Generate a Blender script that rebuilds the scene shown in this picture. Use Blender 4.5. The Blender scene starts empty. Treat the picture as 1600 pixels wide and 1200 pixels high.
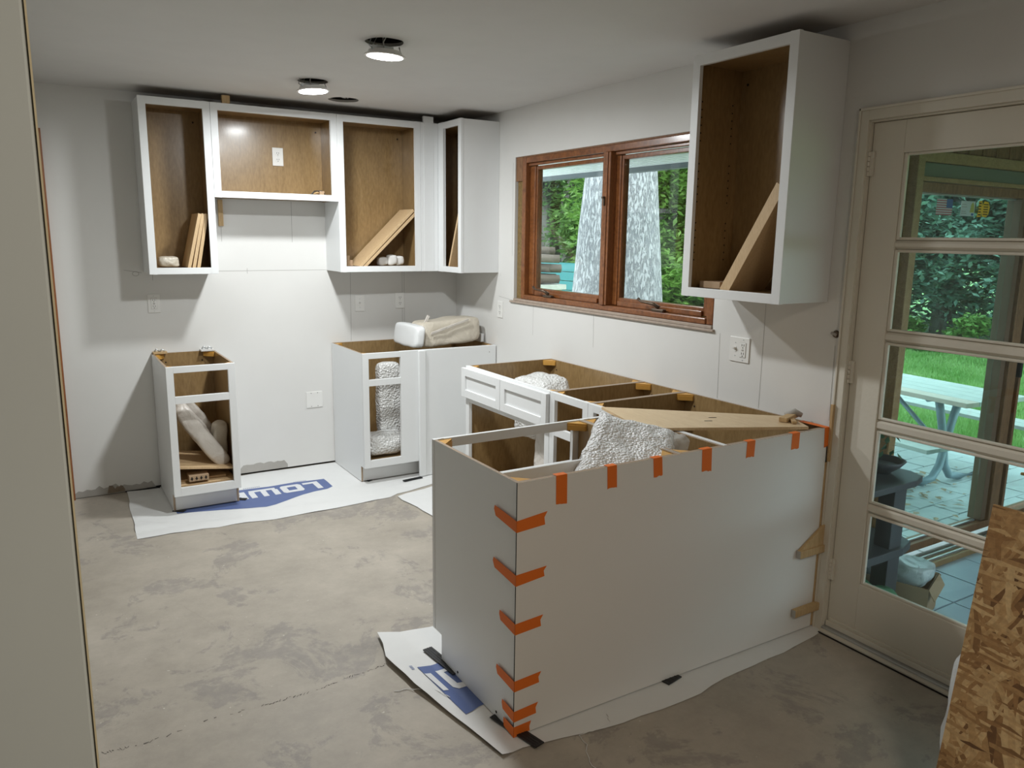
import bpy, bmesh, math, random
from mathutils import Vector, Matrix, noise
C = bpy.context.scene.collection
R = math.radians
random.seed(7)

# ------------------------------------------------------------------ camera
cam = bpy.data.cameras.new('camera')
co = bpy.data.objects.new('camera', cam); C.objects.link(co)
_y, _p, _r = -0.5509, -0.1875, 0.0135
fw = Vector((-math.sin(_y)*math.cos(_p), math.cos(_y)*math.cos(_p), math.sin(_p)))
rt = Vector((math.cos(_y), math.sin(_y), 0)); up = rt.cross(fw)
rt2 = rt*math.cos(_r) + up*math.sin(_r); up2 = -rt*math.sin(_r) + up*math.cos(_r)
M = Matrix((rt2, up2, -fw)).transposed().to_4x4(); M.translation = Vector((-2.7368, -5.2838, 1.6239))
co.matrix_world = M
cam.sensor_width = 36; cam.sensor_fit = 'HORIZONTAL'; cam.lens = 1210.95/1600*36
cam.clip_start = 0.02; cam.clip_end = 200
bpy.context.scene.camera = co

# ------------------------------------------------------------------ world, exposure, lights
w = bpy.data.worlds.new('sky'); bpy.context.scene.world = w; w.use_nodes = True
bg = w.node_tree.nodes['Background']; bg.inputs[0].default_value = (0.88, 0.95, 1.0, 1); bg.inputs[1].default_value = 4.0
vs = bpy.context.scene.view_settings
vs.view_transform = 'Standard'; vs.look = 'None'; vs.gamma = 1; vs.use_curve_mapping = False; vs.exposure = 0.0
LED_POWER = 25.5; LED_COL = (0.94, 0.985, 1.0)
WARM_POWER = 20.0; WARM_COL = (1.0, 0.87, 0.72)

# ------------------------------------------------------------------ materials
def nt(name):
    m = bpy.data.materials.new(name); m.use_nodes = True
    t = m.node_tree; b = t.nodes['Principled BSDF']
    return m, t, b
def N(t, typ, **kw):
    n = t.nodes.new(typ)
    for k, v in kw.items():
        if k in n.inputs.keys() if hasattr(n.inputs, 'keys') else False: n.inputs[k].default_value = v
        else: setattr(n, k, v)
    return n
def plain(name, col, rough=0.5, metal=0, spec=None, noise_amt=0.04, scale=6, bump=0.0, bscale=200, coat=0):
    m, t, b = nt(name)
    tc = t.nodes.new('ShaderNodeTexCoord'); nz = t.nodes.new('ShaderNodeTexNoise'); nz.inputs['Scale'].default_value = scale; nz.inputs['Detail'].default_value = 4
    t.links.new(tc.outputs['Object'], nz.inputs['Vector'])
    mx = t.nodes.new('ShaderNodeMix'); mx.data_type = 'RGBA'
    mx.inputs[6].default_value = tuple(c*(1-noise_amt) for c in col)+(1,); mx.inputs[7].default_value = tuple(min(1, c*(1+noise_amt)) for c in col)+(1,)
    t.links.new(nz.outputs[0], mx.inputs[0]); t.links.new(mx.outputs[2], b.inputs['Base Color'])
    b.inputs['Roughness'].default_value = rough; b.inputs['Metallic'].default_value = metal
    if coat: b.inputs['Coat Weight'].default_value = coat; b.inputs['Coat Roughness'].default_value = 0.12
    if spec is not None: b.inputs['Specular IOR Level'].default_value = spec
    if bump:
        n2 = t.nodes.new('ShaderNodeTexNoise'); n2.inputs['Scale'].default_value = bscale; t.links.new(tc.outputs['Object'], n2.inputs['Vector'])
        bp = t.nodes.new('ShaderNodeBump'); bp.inputs['Strength'].default_value = bump; bp.inputs['Distance'].default_value = 0.004
        t.links.new(n2.outputs[0], bp.inputs['Height']); t.links.new(bp.outputs[0], b.inputs['Normal'])
    return m
def ramp(t, stops):
    r = t.nodes.new('ShaderNodeValToRGB'); e = r.color_ramp.elements
    while len(e) < len(stops): e.new(0.5)
    for x, (p, c) in zip(e, stops): x.position = p; x.color = tuple(c)+(1,)
    return r
def wood(name, c0, c1, scale=(1, 1, 1), rough=0.45, coat=0.0, ring=3.0, contrast=0.5, grain=1.0):
    """grain stretched along local z unless scale says otherwise"""
    m, t, b = nt(name)
    tc = t.nodes.new('ShaderNodeTexCoord'); mp = t.nodes.new('ShaderNodeMapping'); mp.inputs['Scale'].default_value = scale
    t.links.new(tc.outputs['Object'], mp.inputs['Vector'])
    n1 = t.nodes.new('ShaderNodeTexNoise'); n1.inputs['Scale'].default_value = ring; n1.inputs['Detail'].default_value = 2; n1.inputs['Distortion'].default_value = 0.6
    t.links.new(mp.outputs[0], n1.inputs['Vector'])
    mul = t.nodes.new('ShaderNodeMath'); mul.operation = 'MULTIPLY'; mul.inputs[1].default_value = 9.0; t.links.new(n1.outputs[0], mul.inputs[0])
    fr = t.nodes.new('ShaderNodeMath'); fr.operation = 'PINGPONG'; fr.inputs[1].default_value = 0.5; t.links.new(mul.outputs[0], fr.inputs[0])
    n2 = t.nodes.new('ShaderNodeTexNoise'); n2.inputs['Scale'].default_value = 60*grain; n2.inputs['Detail'].default_value = 6; t.links.new(mp.outputs[0], n2.inputs['Vector'])
    ad = t.nodes.new('ShaderNodeMath'); ad.operation = 'MULTIPLY_ADD'; ad.inputs[1].default_value = contrast; t.links.new(fr.outputs[0], ad.inputs[0])
    t.links.new(n2.outputs[0], ad.inputs[2])
    rp = ramp(t, [(0.3, c0), (0.85, c1)]); t.links.new(ad.outputs[0], rp.inputs[0]); t.links.new(rp.outputs[0], b.inputs['Base Color'])
    b.inputs['Roughness'].default_value = rough
    if coat: b.inputs['Coat Weight'].default_value = coat; b.inputs['Coat Roughness'].default_value = 0.15
    return m
def concrete():
    m, t, b = nt('concrete')
    tc = t.nodes.new('ShaderNodeTexCoord')
    def nz(s, d=6, r=0.6, dist=0):
        n = t.nodes.new('ShaderNodeTexNoise'); n.inputs['Scale'].default_value = s; n.inputs['Detail'].default_value = d; n.inputs['Roughness'].default_value = r; n.inputs['Distortion'].default_value = dist
        t.links.new(tc.outputs['Object'], n.inputs['Vector']); return n
    a = nz(0.9, 5); r1 = ramp(t, [(0.3, (0.35, 0.31, 0.255)), (0.7, (0.47, 0.42, 0.355))]); t.links.new(a.outputs[0], r1.inputs[0])
    p = nz(2.6, 8, 0.72, 0.4); r2 = ramp(t, [(0.535, (0, 0, 0)), (0.57, (1, 1, 1))]); t.links.new(p.outputs[0], r2.inputs[0])
    q = nz(14, 6, 0.7); r3 = ramp(t, [(0.34, (0.1, 0.1, 0.1)), (0.52, (1, 1, 1))]); t.links.new(q.outputs[0], r3.inputs[0])
    mu = t.nodes.new('ShaderNodeMath'); mu.operation = 'MULTIPLY'; t.links.new(r2.outputs[0], mu.inputs[0]); t.links.new(r3.outputs[0], mu.inputs[1])
    m2 = t.nodes.new('ShaderNodeMath'); m2.operation = 'MULTIPLY'; m2.inputs[1].default_value = 0.5; t.links.new(mu.outputs[0], m2.inputs[0])
    mx = t.nodes.new('ShaderNodeMix'); mx.data_type = 'RGBA'; t.links.new(m2.outputs[0], mx.inputs[0]); t.links.new(r1.outputs[0], mx.inputs[6]); mx.inputs[7].default_value = (0.225, 0.205, 0.195, 1)
    s = nz(45, 3, 0.5); r4 = ramp(t, [(0.72, (0, 0, 0)), (0.76, (1, 1, 1))]); t.links.new(s.outputs[0], r4.inputs[0])
    m5 = t.nodes.new('ShaderNodeMix'); m5.data_type = 'RGBA'; t.links.new(r4.outputs[0], m5.inputs[0]); t.links.new(mx.outputs[2], m5.inputs[6]); m5.inputs[7].default_value = (0.6, 0.57, 0.5, 1)
    f = nz(5, 10, 0.75); r5 = ramp(t, [(0.3, (0.82, 0.82, 0.82)), (0.7, (1.1, 1.1, 1.1))]); t.links.new(f.outputs[0], r5.inputs[0])
    m6 = t.nodes.new('ShaderNodeMix'); m6.data_type = 'RGBA'; m6.blend_type = 'MULTIPLY'; m6.inputs[0].default_value = 1; t.links.new(m5.outputs[2], m6.inputs[6]); t.links.new(r5.outputs[0], m6.inputs[7])
    t.links.new(m6.outputs[2], b.inputs['Base Color'])
    rr = ramp(t, [(0.3, (0.42,)*3), (0.7, (0.72,)*3)]); t.links.new(a.outputs[0], rr.inputs[0]); t.links.new(rr.outputs[0], b.inputs['Roughness'])
    bp = t.nodes.new('ShaderNodeBump'); bp.inputs['Strength'].default_value = 0.35; bp.inputs['Distance'].default_value = 0.004; t.links.new(f.outputs[0], bp.inputs['Height']); t.links.new(bp.outputs[0], b.inputs['Normal'])
    return m
def drywall():
    m, t, b = nt('drywall')
    tc = t.nodes.new('ShaderNodeTexCoord'); n = t.nodes.new('ShaderNodeTexNoise'); n.inputs['Scale'].default_value = 1.3; n.inputs['Detail'].default_value = 5
    t.links.new(tc.outputs['Object'], n.inputs['Vector']); r = ramp(t, [(0.3, (0.70, 0.69, 0.665)), (0.7, (0.755, 0.745, 0.72))]); t.links.new(n.outputs[0], r.inputs[0]); t.links.new(r.outputs[0], b.inputs['Base Color'])
    b.inputs['Roughness'].default_value = 0.62
    n2 = t.nodes.new('ShaderNodeTexNoise'); n2.inputs['Scale'].default_value = 260; t.links.new(tc.outputs['Object'], n2.inputs['Vector'])
    bp = t.nodes.new('ShaderNodeBump'); bp.inputs['Strength'].default_value = 0.12; bp.inputs['Distance'].default_value = 0.002; t.links.new(n2.outputs[0], bp.inputs['Height']); t.links.new(bp.outputs[0], b.inputs['Normal'])
    return m
def osb_mat():
    m, t, b = nt('strand_board')
    tc = t.nodes.new('ShaderNodeTexCoord')
    nd = t.nodes.new('ShaderNodeTexNoise'); nd.inputs['Scale'].default_value = 7; t.links.new(tc.outputs['Object'], nd.inputs['Vector'])
    va = t.nodes.new('ShaderNodeVectorMath'); va.operation = 'MULTIPLY_ADD'; va.inputs[1].default_value = (0.02, 0.02, 0); t.links.new(nd.outputs[1], va.inputs[0]); t.links.new(tc.outputs['Object'], va.inputs[2])
    last = None
    for i, (rot, sx, sy, th) in enumerate([(0.15, 34, 9, 0), (1.15, 60, 11, .35), (-.7, 70, 10, .45), (.45, 95, 12, .5), (-.2, 55, 8, .6), (1.6, 110, 15, .66)]):
        m1 = t.nodes.new('ShaderNodeMapping'); m1.inputs['Rotation'].default_value = (0, 0, rot); t.links.new(va.outputs[0], m1.inputs['Vector'])
        m2 = t.nodes.new('ShaderNodeMapping'); m2.inputs['Scale'].default_value = (sx, sy, 1); m2.inputs['Location'].default_value = (i*3.1, i*1.7, i*2.0); t.links.new(m1.outputs[0], m2.inputs['Vector'])
        v = t.nodes.new('ShaderNodeTexVoronoi'); v.voronoi_dimensions = '2D'; v.inputs['Scale'].default_value = 1; t.links.new(m2.outputs[0], v.inputs['Vector'])
        sep = t.nodes.new('ShaderNodeSeparateColor'); t.links.new(v.outputs['Color'], sep.inputs[0])
        rp = ramp(t, [(0.0, (0.12, 0.055, 0.02)), (0.15, (0.30, 0.16, 0.06)), (0.6, (0.44, 0.27, 0.115)), (1.0, (0.60, 0.42, 0.21))]); t.links.new(sep.outputs[0], rp.inputs[0])
        if last is None: last = rp.outputs[0]
        else:
            g = t.nodes.new('ShaderNodeMath'); g.operation = 'GREATER_THAN'; g.inputs[1].default_value = th; t.links.new(sep.outputs[1], g.inputs[0])
            mx = t.nodes.new('ShaderNodeMix'); mx.data_type = 'RGBA'; t.links.new(g.outputs[0], mx.inputs[0]); t.links.new(last, mx.inputs[6]); t.links.new(rp.outputs[0], mx.inputs[7]); last = mx.outputs[2]
    n = t.nodes.new('ShaderNodeTexNoise'); n.inputs['Scale'].default_value = 90; n.inputs['Detail'].default_value = 4; t.links.new(tc.outputs['Object'], n.inputs['Vector'])
    rn = ramp(t, [(.3, (.78,)*3), (.7, (1.08,)*3)]); t.links.new(n.outputs[0], rn.inputs[0])
    mm = t.nodes.new('ShaderNodeMix'); mm.data_type = 'RGBA'; mm.blend_type = 'MULTIPLY'; mm.inputs[0].default_value = 1; t.links.new(last, mm.inputs[6]); t.links.new(rn.outputs[0], mm.inputs[7])
    t.links.new(mm.outputs[2], b.inputs['Base Color']); b.inputs['Roughness'].default_value = 0.55
    bp = t.nodes.new('ShaderNodeBump'); bp.inputs['Strength'].default_value = 0.5; bp.inputs['Distance'].default_value = 0.003; t.links.new(last, bp.inputs['Height']); t.links.new(bp.outputs[0], b.inputs['Normal'])
    return m
def glass(name, tint=(0.93, 0.98, 0.97)):
    m = bpy.data.materials.new(name); m.use_nodes = True; t = m.node_tree; t.nodes.clear()
    o = t.nodes.new('ShaderNodeOutputMaterial'); mix = t.nodes.new('ShaderNodeMixShader'); tr = t.nodes.new('ShaderNodeBsdfTransparent'); gl = t.nodes.new('ShaderNodeBsdfGlossy')
    lw = t.nodes.new('ShaderNodeLayerWeight'); lw.inputs[0].default_value = 0.5; pw_ = t.nodes.new('ShaderNodeMath'); pw_.operation = 'POWER'; pw_.inputs[1].default_value = 4; t.links.new(lw.outputs['Facing'], pw_.inputs[0])
    fr = t.nodes.new('ShaderNodeMath'); fr.operation = 'MULTIPLY_ADD'; fr.inputs[1].default_value = 0.6; fr.inputs[2].default_value = 0.03; t.links.new(pw_.outputs[0], fr.inputs[0])
    gl.inputs['Roughness'].default_value = 0.02; tr.inputs[0].default_value = tint+(1,)
    t.links.new(fr.outputs[0], mix.inputs[0]); t.links.new(tr.outputs[0], mix.inputs[1]); t.links.new(gl.outputs[0], mix.inputs[2]); t.links.new(mix.outputs[0], o.inputs[0])
    return m
def bubble(name, alpha=0.75, col=(0.86, 0.86, 0.84), scale=70, bump=1.0, rough=0.22, crump=3.0):
    m, t, b = nt(name)
    tc = t.nodes.new('ShaderNodeTexCoord'); v = t.nodes.new('ShaderNodeTexVoronoi'); v.inputs['Scale'].default_value = scale; t.links.new(tc.outputs['Object'], v.inputs['Vector'])
    inv = t.nodes.new('ShaderNodeMath'); inv.operation = 'SUBTRACT'; inv.inputs[0].default_value = 1; t.links.new(v.outputs['Distance'], inv.inputs[1])
    n = t.nodes.new('ShaderNodeTexNoise'); n.inputs['Scale'].default_value = 12; n.inputs['Detail'].default_value = 5; n.inputs['Distortion'].default_value = 1.2; t.links.new(tc.outputs['Object'], n.inputs['Vector'])
    ad = t.nodes.new('ShaderNodeMath'); ad.operation = 'MULTIPLY_ADD'; ad.inputs[1].default_value = crump; t.links.new(n.outputs[0], ad.inputs[0]); t.links.new(inv.outputs[0], ad.inputs[2])
    bp = t.nodes.new('ShaderNodeBump'); bp.inputs['Strength'].default_value = bump; bp.inputs['Distance'].default_value = 0.008; t.links.new(ad.outputs[0], bp.inputs['Height']); t.links.new(bp.outputs[0], b.inputs['Normal'])
    b.inputs['Base Color'].default_value = col+(1,); b.inputs['Roughness'].default_value = rough; b.inputs['Alpha'].default_value = alpha; b.inputs['Specular IOR Level'].default_value = 0.8
    return m
def bark(name, c0, c1, sc=9):
    m, t, b = nt(name)
    tc = t.nodes.new('ShaderNodeTexCoord'); mp = t.nodes.new('ShaderNodeMapping'); mp.inputs['Scale'].default_value = (1, 1, 0.32); t.links.new(tc.outputs['Object'], mp.inputs['Vector'])
    n = t.nodes.new('ShaderNodeTexNoise'); n.inputs['Scale'].default_value = sc; n.inputs['Detail'].default_value = 5; n.inputs['Roughness'].default_value = .7; n.inputs['Distortion'].default_value = .5; t.links.new(mp.outputs[0], n.inputs['Vector'])
    r = ramp(t, [(0.42, c0), (0.54, c1)]); t.links.new(n.outputs[0], r.inputs[0])
    t.links.new(r.outputs[0], b.inputs['Base Color']); b.inputs['Roughness'].default_value = 0.9
    bp = t.nodes.new('ShaderNodeBump'); bp.inputs['Strength'].default_value = 0.9; bp.inputs['Distance'].default_value = 0.03; t.links.new(r.outputs[0], bp.inputs['Height']); t.links.new(bp.outputs[0], b.inputs['Normal'])
    return m
def leafm(name, c0, c1):
    m, t, b = nt(name)
    tc = t.nodes.new('ShaderNodeTexCoord'); n = t.nodes.new('ShaderNodeTexNoise'); n.inputs['Scale'].default_value = 1.8; n.inputs['Detail'].default_value = 6; t.links.new(tc.outputs['Object'], n.inputs['Vector'])
    r = ramp(t, [(0.3, c0), (0.7, c1)]); t.links.new(n.outputs[0], r.inputs[0]); t.links.new(r.outputs[0], b.inputs['Base Color']); b.inputs['Roughness'].default_value = 0.35
    tl = t.nodes.new('ShaderNodeBsdfTranslucent'); t.links.new(r.outputs[0], tl.inputs[0]); mx = t.nodes.new('ShaderNodeMixShader'); mx.inputs[0].default_value = 0.35
    t.links.new(b.outputs[0], mx.inputs[1]); t.links.new(tl.outputs[0], mx.inputs[2]); t.links.new(mx.outputs[0], t.nodes['Material Output'].inputs[0])
    return m
def emis(name, col, s):
    m = bpy.data.materials.new(name); m.use_nodes = True; t = m.node_tree; t.nodes.clear()
    o = t.nodes.new('ShaderNodeOutputMaterial'); e = t.nodes.new('ShaderNodeEmission'); e.inputs[0].default_value = col+(1,); e.inputs[1].default_value = s; t.links.new(e.outputs[0], o.inputs[0]); return m

WALL = drywall(); CEIL = plain('ceiling_paint', (0.70, 0.69, 0.68), 0.8)
CONC = concrete()
WHITE = plain('white_cabinet_paint', (0.80, 0.81, 0.81), 0.38, noise_amt=0.01)
DOORP = plain('old_white_door_paint', (0.70, 0.66, 0.57), 0.5, noise_amt=0.04, bump=0.15, bscale=60)
PLY = wood('birch_ply', (0.235, 0.145, 0.058), (0.35, 0.228, 0.102), (1.3, 1.3, 0.4), 0.32, 0.35, 2.2, 0.32)
PLYH = wood('light_ply_board', (0.60, 0.43, 0.24), (0.72, 0.56, 0.35), (4, 0.6, 4), 0.45, 0.1, 1.2, 0.3)
PINE = wood('pine_strip', (0.45, 0.29, 0.13), (0.60, 0.42, 0.22), (8, 8, 0.8), 0.6, 0, 3, 0.5)
EDGE = plain('raw_panel_edge', (0.36, 0.27, 0.19), 0.7)
BOARD = wood('shelf_board', (0.56, 0.38, 0.20), (0.70, 0.51, 0.30), (6, 6, 0.8), 0.5, 0, 2.5, 0.3)
STAIN = wood('stained_window_wood', (0.13, 0.042, 0.012), (0.29, 0.105, 0.032), (7, 0.9, 0.9), 0.33, 0.3, 2, 0.4)
STAINV = wood('stained_casing_wood', (0.19, 0.06, 0.015), (0.36, 0.13, 0.04), (8, 8, 0.6), 0.35, 0.3, 3, 0.4)
CEDAR = wood('porch_wood', (0.13, 0.060, 0.026), (0.30, 0.15, 0.07), (6, 6, 0.7), 0.6, 0, 3, 0.5)
CEDARL = wood('porch_door_wood', (0.28, 0.16, 0.065), (0.42, 0.27, 0.13), (3, 3, 3), 0.5, 0, 2, 0.4)
ORANGE = plain('orange_tape', (0.80, 0.17, 0.012), 0.6, noise_amt=0.03)
YELLOW = plain('amber_plastic', (0.62, 0.33, 0.07), 0.4)
BLACK = plain('black_plastic', (0.015, 0.015, 0.016), 0.5)
DARK = plain('dark_gap', (0.02, 0.018, 0.016), 0.9)
SCREW = plain('dark_screw', (0.05, 0.035, 0.03), 0.4, metal=0.5)
METAL = plain('galvanised_metal', (0.55, 0.57, 0.58), 0.4, metal=0.8)
STEEL = plain('painted_steel_tube', (0.26, 0.32, 0.37), 0.45, metal=0.2)
BRASS = plain('brass', (0.75, 0.52, 0.2), 0.25, metal=1)
BRONZE = plain('bronze_handle', (0.12, 0.085, 0.06), 0.35, metal=0.6)
PLATE = plain('outlet_plastic', (0.80, 0.79, 0.76), 0.3, noise_amt=0.01)
GREY = plain('grey_primer', (0.42, 0.40, 0.37), 0.8, noise_amt=0.15)
CLOTH = plain('drop_cloth', (0.74, 0.74, 0.73), 0.5, noise_amt=0.03, scale=12, bump=0.3, bscale=30)
BLUE = plain('blue_print', (0.095, 0.14, 0.32), 0.5, noise_amt=0.08)
PRINTW = plain('white_print', (0.72, 0.73, 0.75), 0.5)
BUB = bubble('bubble_wrap', 0.9, crump=1.5)
BAG = bubble('clear_plastic_bag', 0.5, (0.80, 0.78, 0.74), 30, 0.6)
FOAM = bubble('foam_wrap', 0.93, (0.62, 0.56, 0.46), 14, 0.45, 0.4)
FOAMW = bubble('white_foam_wrap', 0.92, (0.68, 0.63, 0.57), 20, 0.5, 0.4)
GLASS = glass('window_glass'); GLASSD = glass('door_glass', (0.86, 0.96, 0.97)); GLASSP = glass('porch_glass', (0.84, 0.97, 0.95))
CARD = plain('cardboard', (0.42, 0.29, 0.18), 0.8)
WPLAS = plain('white_plastic_pack', (0.75, 0.74, 0.72), 0.35)
INSUL = plain('old_insulation', (0.22, 0.14, 0.05), 0.9, noise_amt=0.6, scale=60, bump=1, bscale=120)
STONE = plain('stone_ledge', (0.40, 0.32, 0.26), 0.6, noise_amt=0.25, scale=40)
OSB = osb_mat()
SOFFIT = plain('soffit_vinyl', (0.80, 0.84, 0.85), 0.5)
GUTTER = plain('dark_gutter', (0.09, 0.11, 0.12), 0.4)
BARKW = bark('pale_bark', (0.27, 0.28, 0.30), (0.52, 0.53, 0.55), 48)
BARKG = bark('grey_bark', (0.10, 0.09, 0.08), (0.26, 0.25, 0.23), 5)
LEAF1 = leafm('leaves_mid', (0.06, 0.17, 0.05), (0.25, 0.42, 0.14))
LEAF2 = leafm('leaves_dark', (0.04, 0.12, 0.07), (0.18, 0.33, 0.19))
LEAF3 = leafm('leaves_light', (0.10, 0.24, 0.04), (0.30, 0.48, 0.14))
LEAF4 = leafm('leaves_bluish', (0.09, 0.20, 0.14), (0.36, 0.52, 0.42))
TEAL = plain('teal_fence_paint', (0.05, 0.25, 0.28), 0.6, noise_amt=0.08)
LAWN = plain('lawn_soil', (0.20, 0.34, 0.11), 0.9, noise_amt=0.3, scale=3)
GRASS = leafm('grass_blades', (0.18, 0.38, 0.08), (0.36, 0.54, 0.19))
TILE = plain('slate_tile', (0.42, 0.49, 0.56), 0.22, noise_amt=0.12, scale=5, bump=0.3, bscale=20)
PAVER = plain('paver', (0.50, 0.52, 0.52), 0.7, noise_amt=0.2, scale=9, bump=0.4, bscale=60)
TABLEW = plain('weathered_plank', (0.50, 0.50, 0.47), 0.6, noise_amt=0.2, scale=14)
TABLEP = plain('pinkish_plank', (0.56, 0.45, 0.38), 0.6, noise_amt=0.15, scale=14)
FIREW = plain('split_log', (0.14, 0.11, 0.09), 0.9, noise_amt=0.4, scale=20)

# ------------------------------------------------------------------ mesh helpers
class MB:
    def __init__(s): s.bm = bmesh.new(); s.mats = []
    def mi(s, m):
        if m not in s.mats: s.mats.append(m)
        return s.mats.index(m)
    def poly(s, pts, m, smooth=False):
        f = s.bm.faces.new([s.bm.verts.new(p) for p in pts]); f.material_index = s.mi(m); f.smooth = smooth; return f
    def hexa(s, P, m, fm=None):
        """P: 8 points, index bits x|y<<1|z<<2"""
        v = [s.bm.verts.new(p) for p in P]
        F = {'-x': (0, 4, 6, 2), '+x': (1, 3, 7, 5), '-y': (0, 1, 5, 4), '+y': (2, 6, 7, 3), '-z': (0, 2, 3, 1), '+z': (4, 5, 7, 6)}
        for k, ix in F.items():
            f = s.bm.faces.new([v[i] for i in ix]); f.material_index = s.mi((fm or {}).get(k, m))
        return s
    def box(s, x0, x1, y0, y1, z0, z1, m, fm=None):
        if x0 > x1: x0, x1 = x1, x0
        if y0 > y1: y0, y1 = y1, y0
        if z0 > z1: z0, z1 = z1, z0
        return s.hexa([(x, y, z) for z in (z0, z1) for y in (y0, y1) for x in (x0, x1)], m, fm)
    def obox(s, o, a, b, c, m, fm=None):
        o, a, b, c = map(Vector, (o, a, b, c))
        if a.cross(b).dot(c) < 0: o = o+c; c = -c
        return s.hexa([o+a*i+b*j+c*k for k in (0, 1) for j in (0, 1) for i in (0, 1)], m, fm)
    def prism(s, poly, ax, t0, t1, m, side=None):
        """poly in the two other axes; extruded along ax"""
        def P(p, t):
            q = list(p); q.insert('xyz'.index(ax), t); return q
        a = [s.bm.verts.new(P(p, t0)) for p in poly]; b = [s.bm.verts.new(P(p, t1)) for p in poly]
        f1 = s.bm.faces.new(a); f2 = s.bm.faces.new(b[::-1]); f1.material_index = s.mi(m[0] if isinstance(m, tuple) else m); f2.material_index = s.mi(m[1] if isinstance(m, tuple) else m)
        n = len(poly)
        for i in range(n):
            f = s.bm.faces.new((a[i], b[i], b[(i+1) % n], a[(i+1) % n])); f.material_index = s.mi(side or (m[0] if isinstance(m, tuple) else m))
        return s
    def tube(s, pts, r, m, n=8, cap=True):
        pts = [Vector(p) for p in pts]; rings = []
        rr = r if isinstance(r, (list, tuple)) else [r]*len(pts)
        ref = None
        for i, p in enumerate(pts):
            d = (pts[min(i+1, len(pts)-1)]-pts[max(i-1, 0)]).normalized()
            if ref is None: ref = Vector((0, 0, 1)) if abs(d.z) < 0.9 else Vector((1, 0, 0))
            u = d.cross(ref).normalized(); v = d.cross(u).normalized(); ref = -v if False else ref
            rings.append([s.bm.verts.new(p+(u*math.cos(2*math.pi*k/n)+v*math.sin(2*math.pi*k/n))*rr[i]) for k in range(n)])
        for A, B in zip(rings, rings[1:]):
            for k in range(n):
                f = s.bm.faces.new((A[k], A[(k+1) % n], B[(k+1) % n], B[k])); f.material_index = s.mi(m); f.smooth = True
        if cap:
            for q in (rings[0], rings[-1][::-1]):
                f = s.bm.faces.new(q); f.material_index = s.mi(m)
        return s
    def disc(s, c, r, m, axis='z', n=24, h=0.0):
        c = Vector(c); ax = {'x': (Vector((0, 1, 0)), Vector((0, 0, 1)), Vector((1, 0, 0))), 'y': (Vector((1, 0, 0)), Vector((0, 0, 1)), Vector((0, 1, 0))), 'z': (Vector((1, 0, 0)), Vector((0, 1, 0)), Vector((0, 0, 1)))}[axis]
        a = [s.bm.verts.new(c+ax[0]*r*math.cos(2*math.pi*k/n)+ax[1]*r*math.sin(2*math.pi*k/n)) for k in range(n)]
        if not h: f = s.bm.faces.new(a); f.material_index = s.mi(m); return s
        b = [s.bm.verts.new(v.co+ax[2]*h) for v in a]
        for q in (a[::-1], b): f = s.bm.faces.new(q); f.material_index = s.mi(m)
        for k in range(n): f = s.bm.faces.new((a[k], a[(k+1) % n], b[(k+1) % n], b[k])); f.material_index = s.mi(m)
        return s
    def build(s, name, parent=None, bevel=0, recalc=True, seg=2):
        if recalc: bmesh.ops.recalc_face_normals(s.bm, faces=s.bm.faces[:])
        me = bpy.data.meshes.new(name); s.bm.to_mesh(me); s.bm.free()
        for m in s.mats: me.materials.append(m)
        o = bpy.data.objects.new(name, me); C.objects.link(o)
        if parent: o.parent = parent
        if name in ('screw_heads', 'slots', 'seam', 'small_print', 'dark_marks', 'grey_lines', 'foliage', 'wire_bundle', 'torn_board_patch', 'slot_holes'): o['kind'] = 'stuff'
        if bevel:
            bv = o.modifiers.new('bevel', 'BEVEL'); bv.width = bevel; bv.segments = seg; bv.limit_method = 'ANGLE'; bv.angle_limit = R(40); bv.harden_normals = False
        return o
def tag(o, label, cat, group=None, kind=None):
    o['label'] = label
    if cat: o['category'] = cat
    if group: o['group'] = group
    if kind: o['kind'] = kind
    return o
def thing(name, loc, rz=0, label=None, cat=None, group=None):
    o = bpy.data.objects.new(name, None); C.objects.link(o); o.location = loc; o.rotation_euler = (0, 0, R(rz)); o.empty_display_size = 0.1
    return tag(o, label, cat, group) if label else o
def struct(name, mb, parent=None, label=None, bevel=0):
    o = mb.build(name, parent, bevel)
    if not parent: o['kind'] = 'structure'
    if label: o['label'] = label; 
    return o
def scat(o, label, cat):
    o['label'] = label; o['category'] = cat; return o

# ------------------------------------------------------------------ SETTING
H = 2.4366
fb = MB(); fb.box(-5.6, 0.12, -8.2, 0.12, -0.1, 0, CONC); scat(struct('floor', fb), 'bare stained grey concrete floor of the unfinished kitchen', 'floor')
random.seed(17)
for pts, brk, wd in (([(-2.684, -2.746), (-2.582, -2.761), (-2.343, -2.737), (-2.162, -2.745), (-1.993, -2.744), (-1.862, -2.723), (-1.713, -2.713), (-1.644, -2.695)], .45, .004), ([(-2.296, -1.827), (-2.24, -1.993), (-2.201, -2.124), (-2.156, -2.24), (-2.126, -2.36), (-2.136, -2.431)], .05, .0012)):
    m = MB()
    for (ax_, ay_), (bx0, by0) in zip(pts, pts[1:]):
        n = 14
        for k in range(n):
            if random.random() < brk: continue
            t0_, t1_ = k/n, (k+random.uniform(.6, 1.0))/n; j1, j2 = random.uniform(-.008, .008), random.uniform(-.008, .008); w0 = wd*random.uniform(.3, 1)
            a = Vector((ax_+(bx0-ax_)*t0_, ay_+(by0-ay_)*t0_+j1, .0005)); b = Vector((ax_+(bx0-ax_)*t1_, ay_+(by0-ay_)*t1_+j2, .0005)); nn = Vector((0, w0, 0))
            m.poly([a-nn, b-nn*.4, b+nn*.5, a+nn*.7], plain('crack_shadow', (.10, .085, .075), .95) if 'crack_shadow' not in bpy.data.materials else bpy.data.materials['crack_shadow'])
    o = m.build('floor_crack', bpy.data.objects['floor']); o['kind'] = 'stuff'
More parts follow.
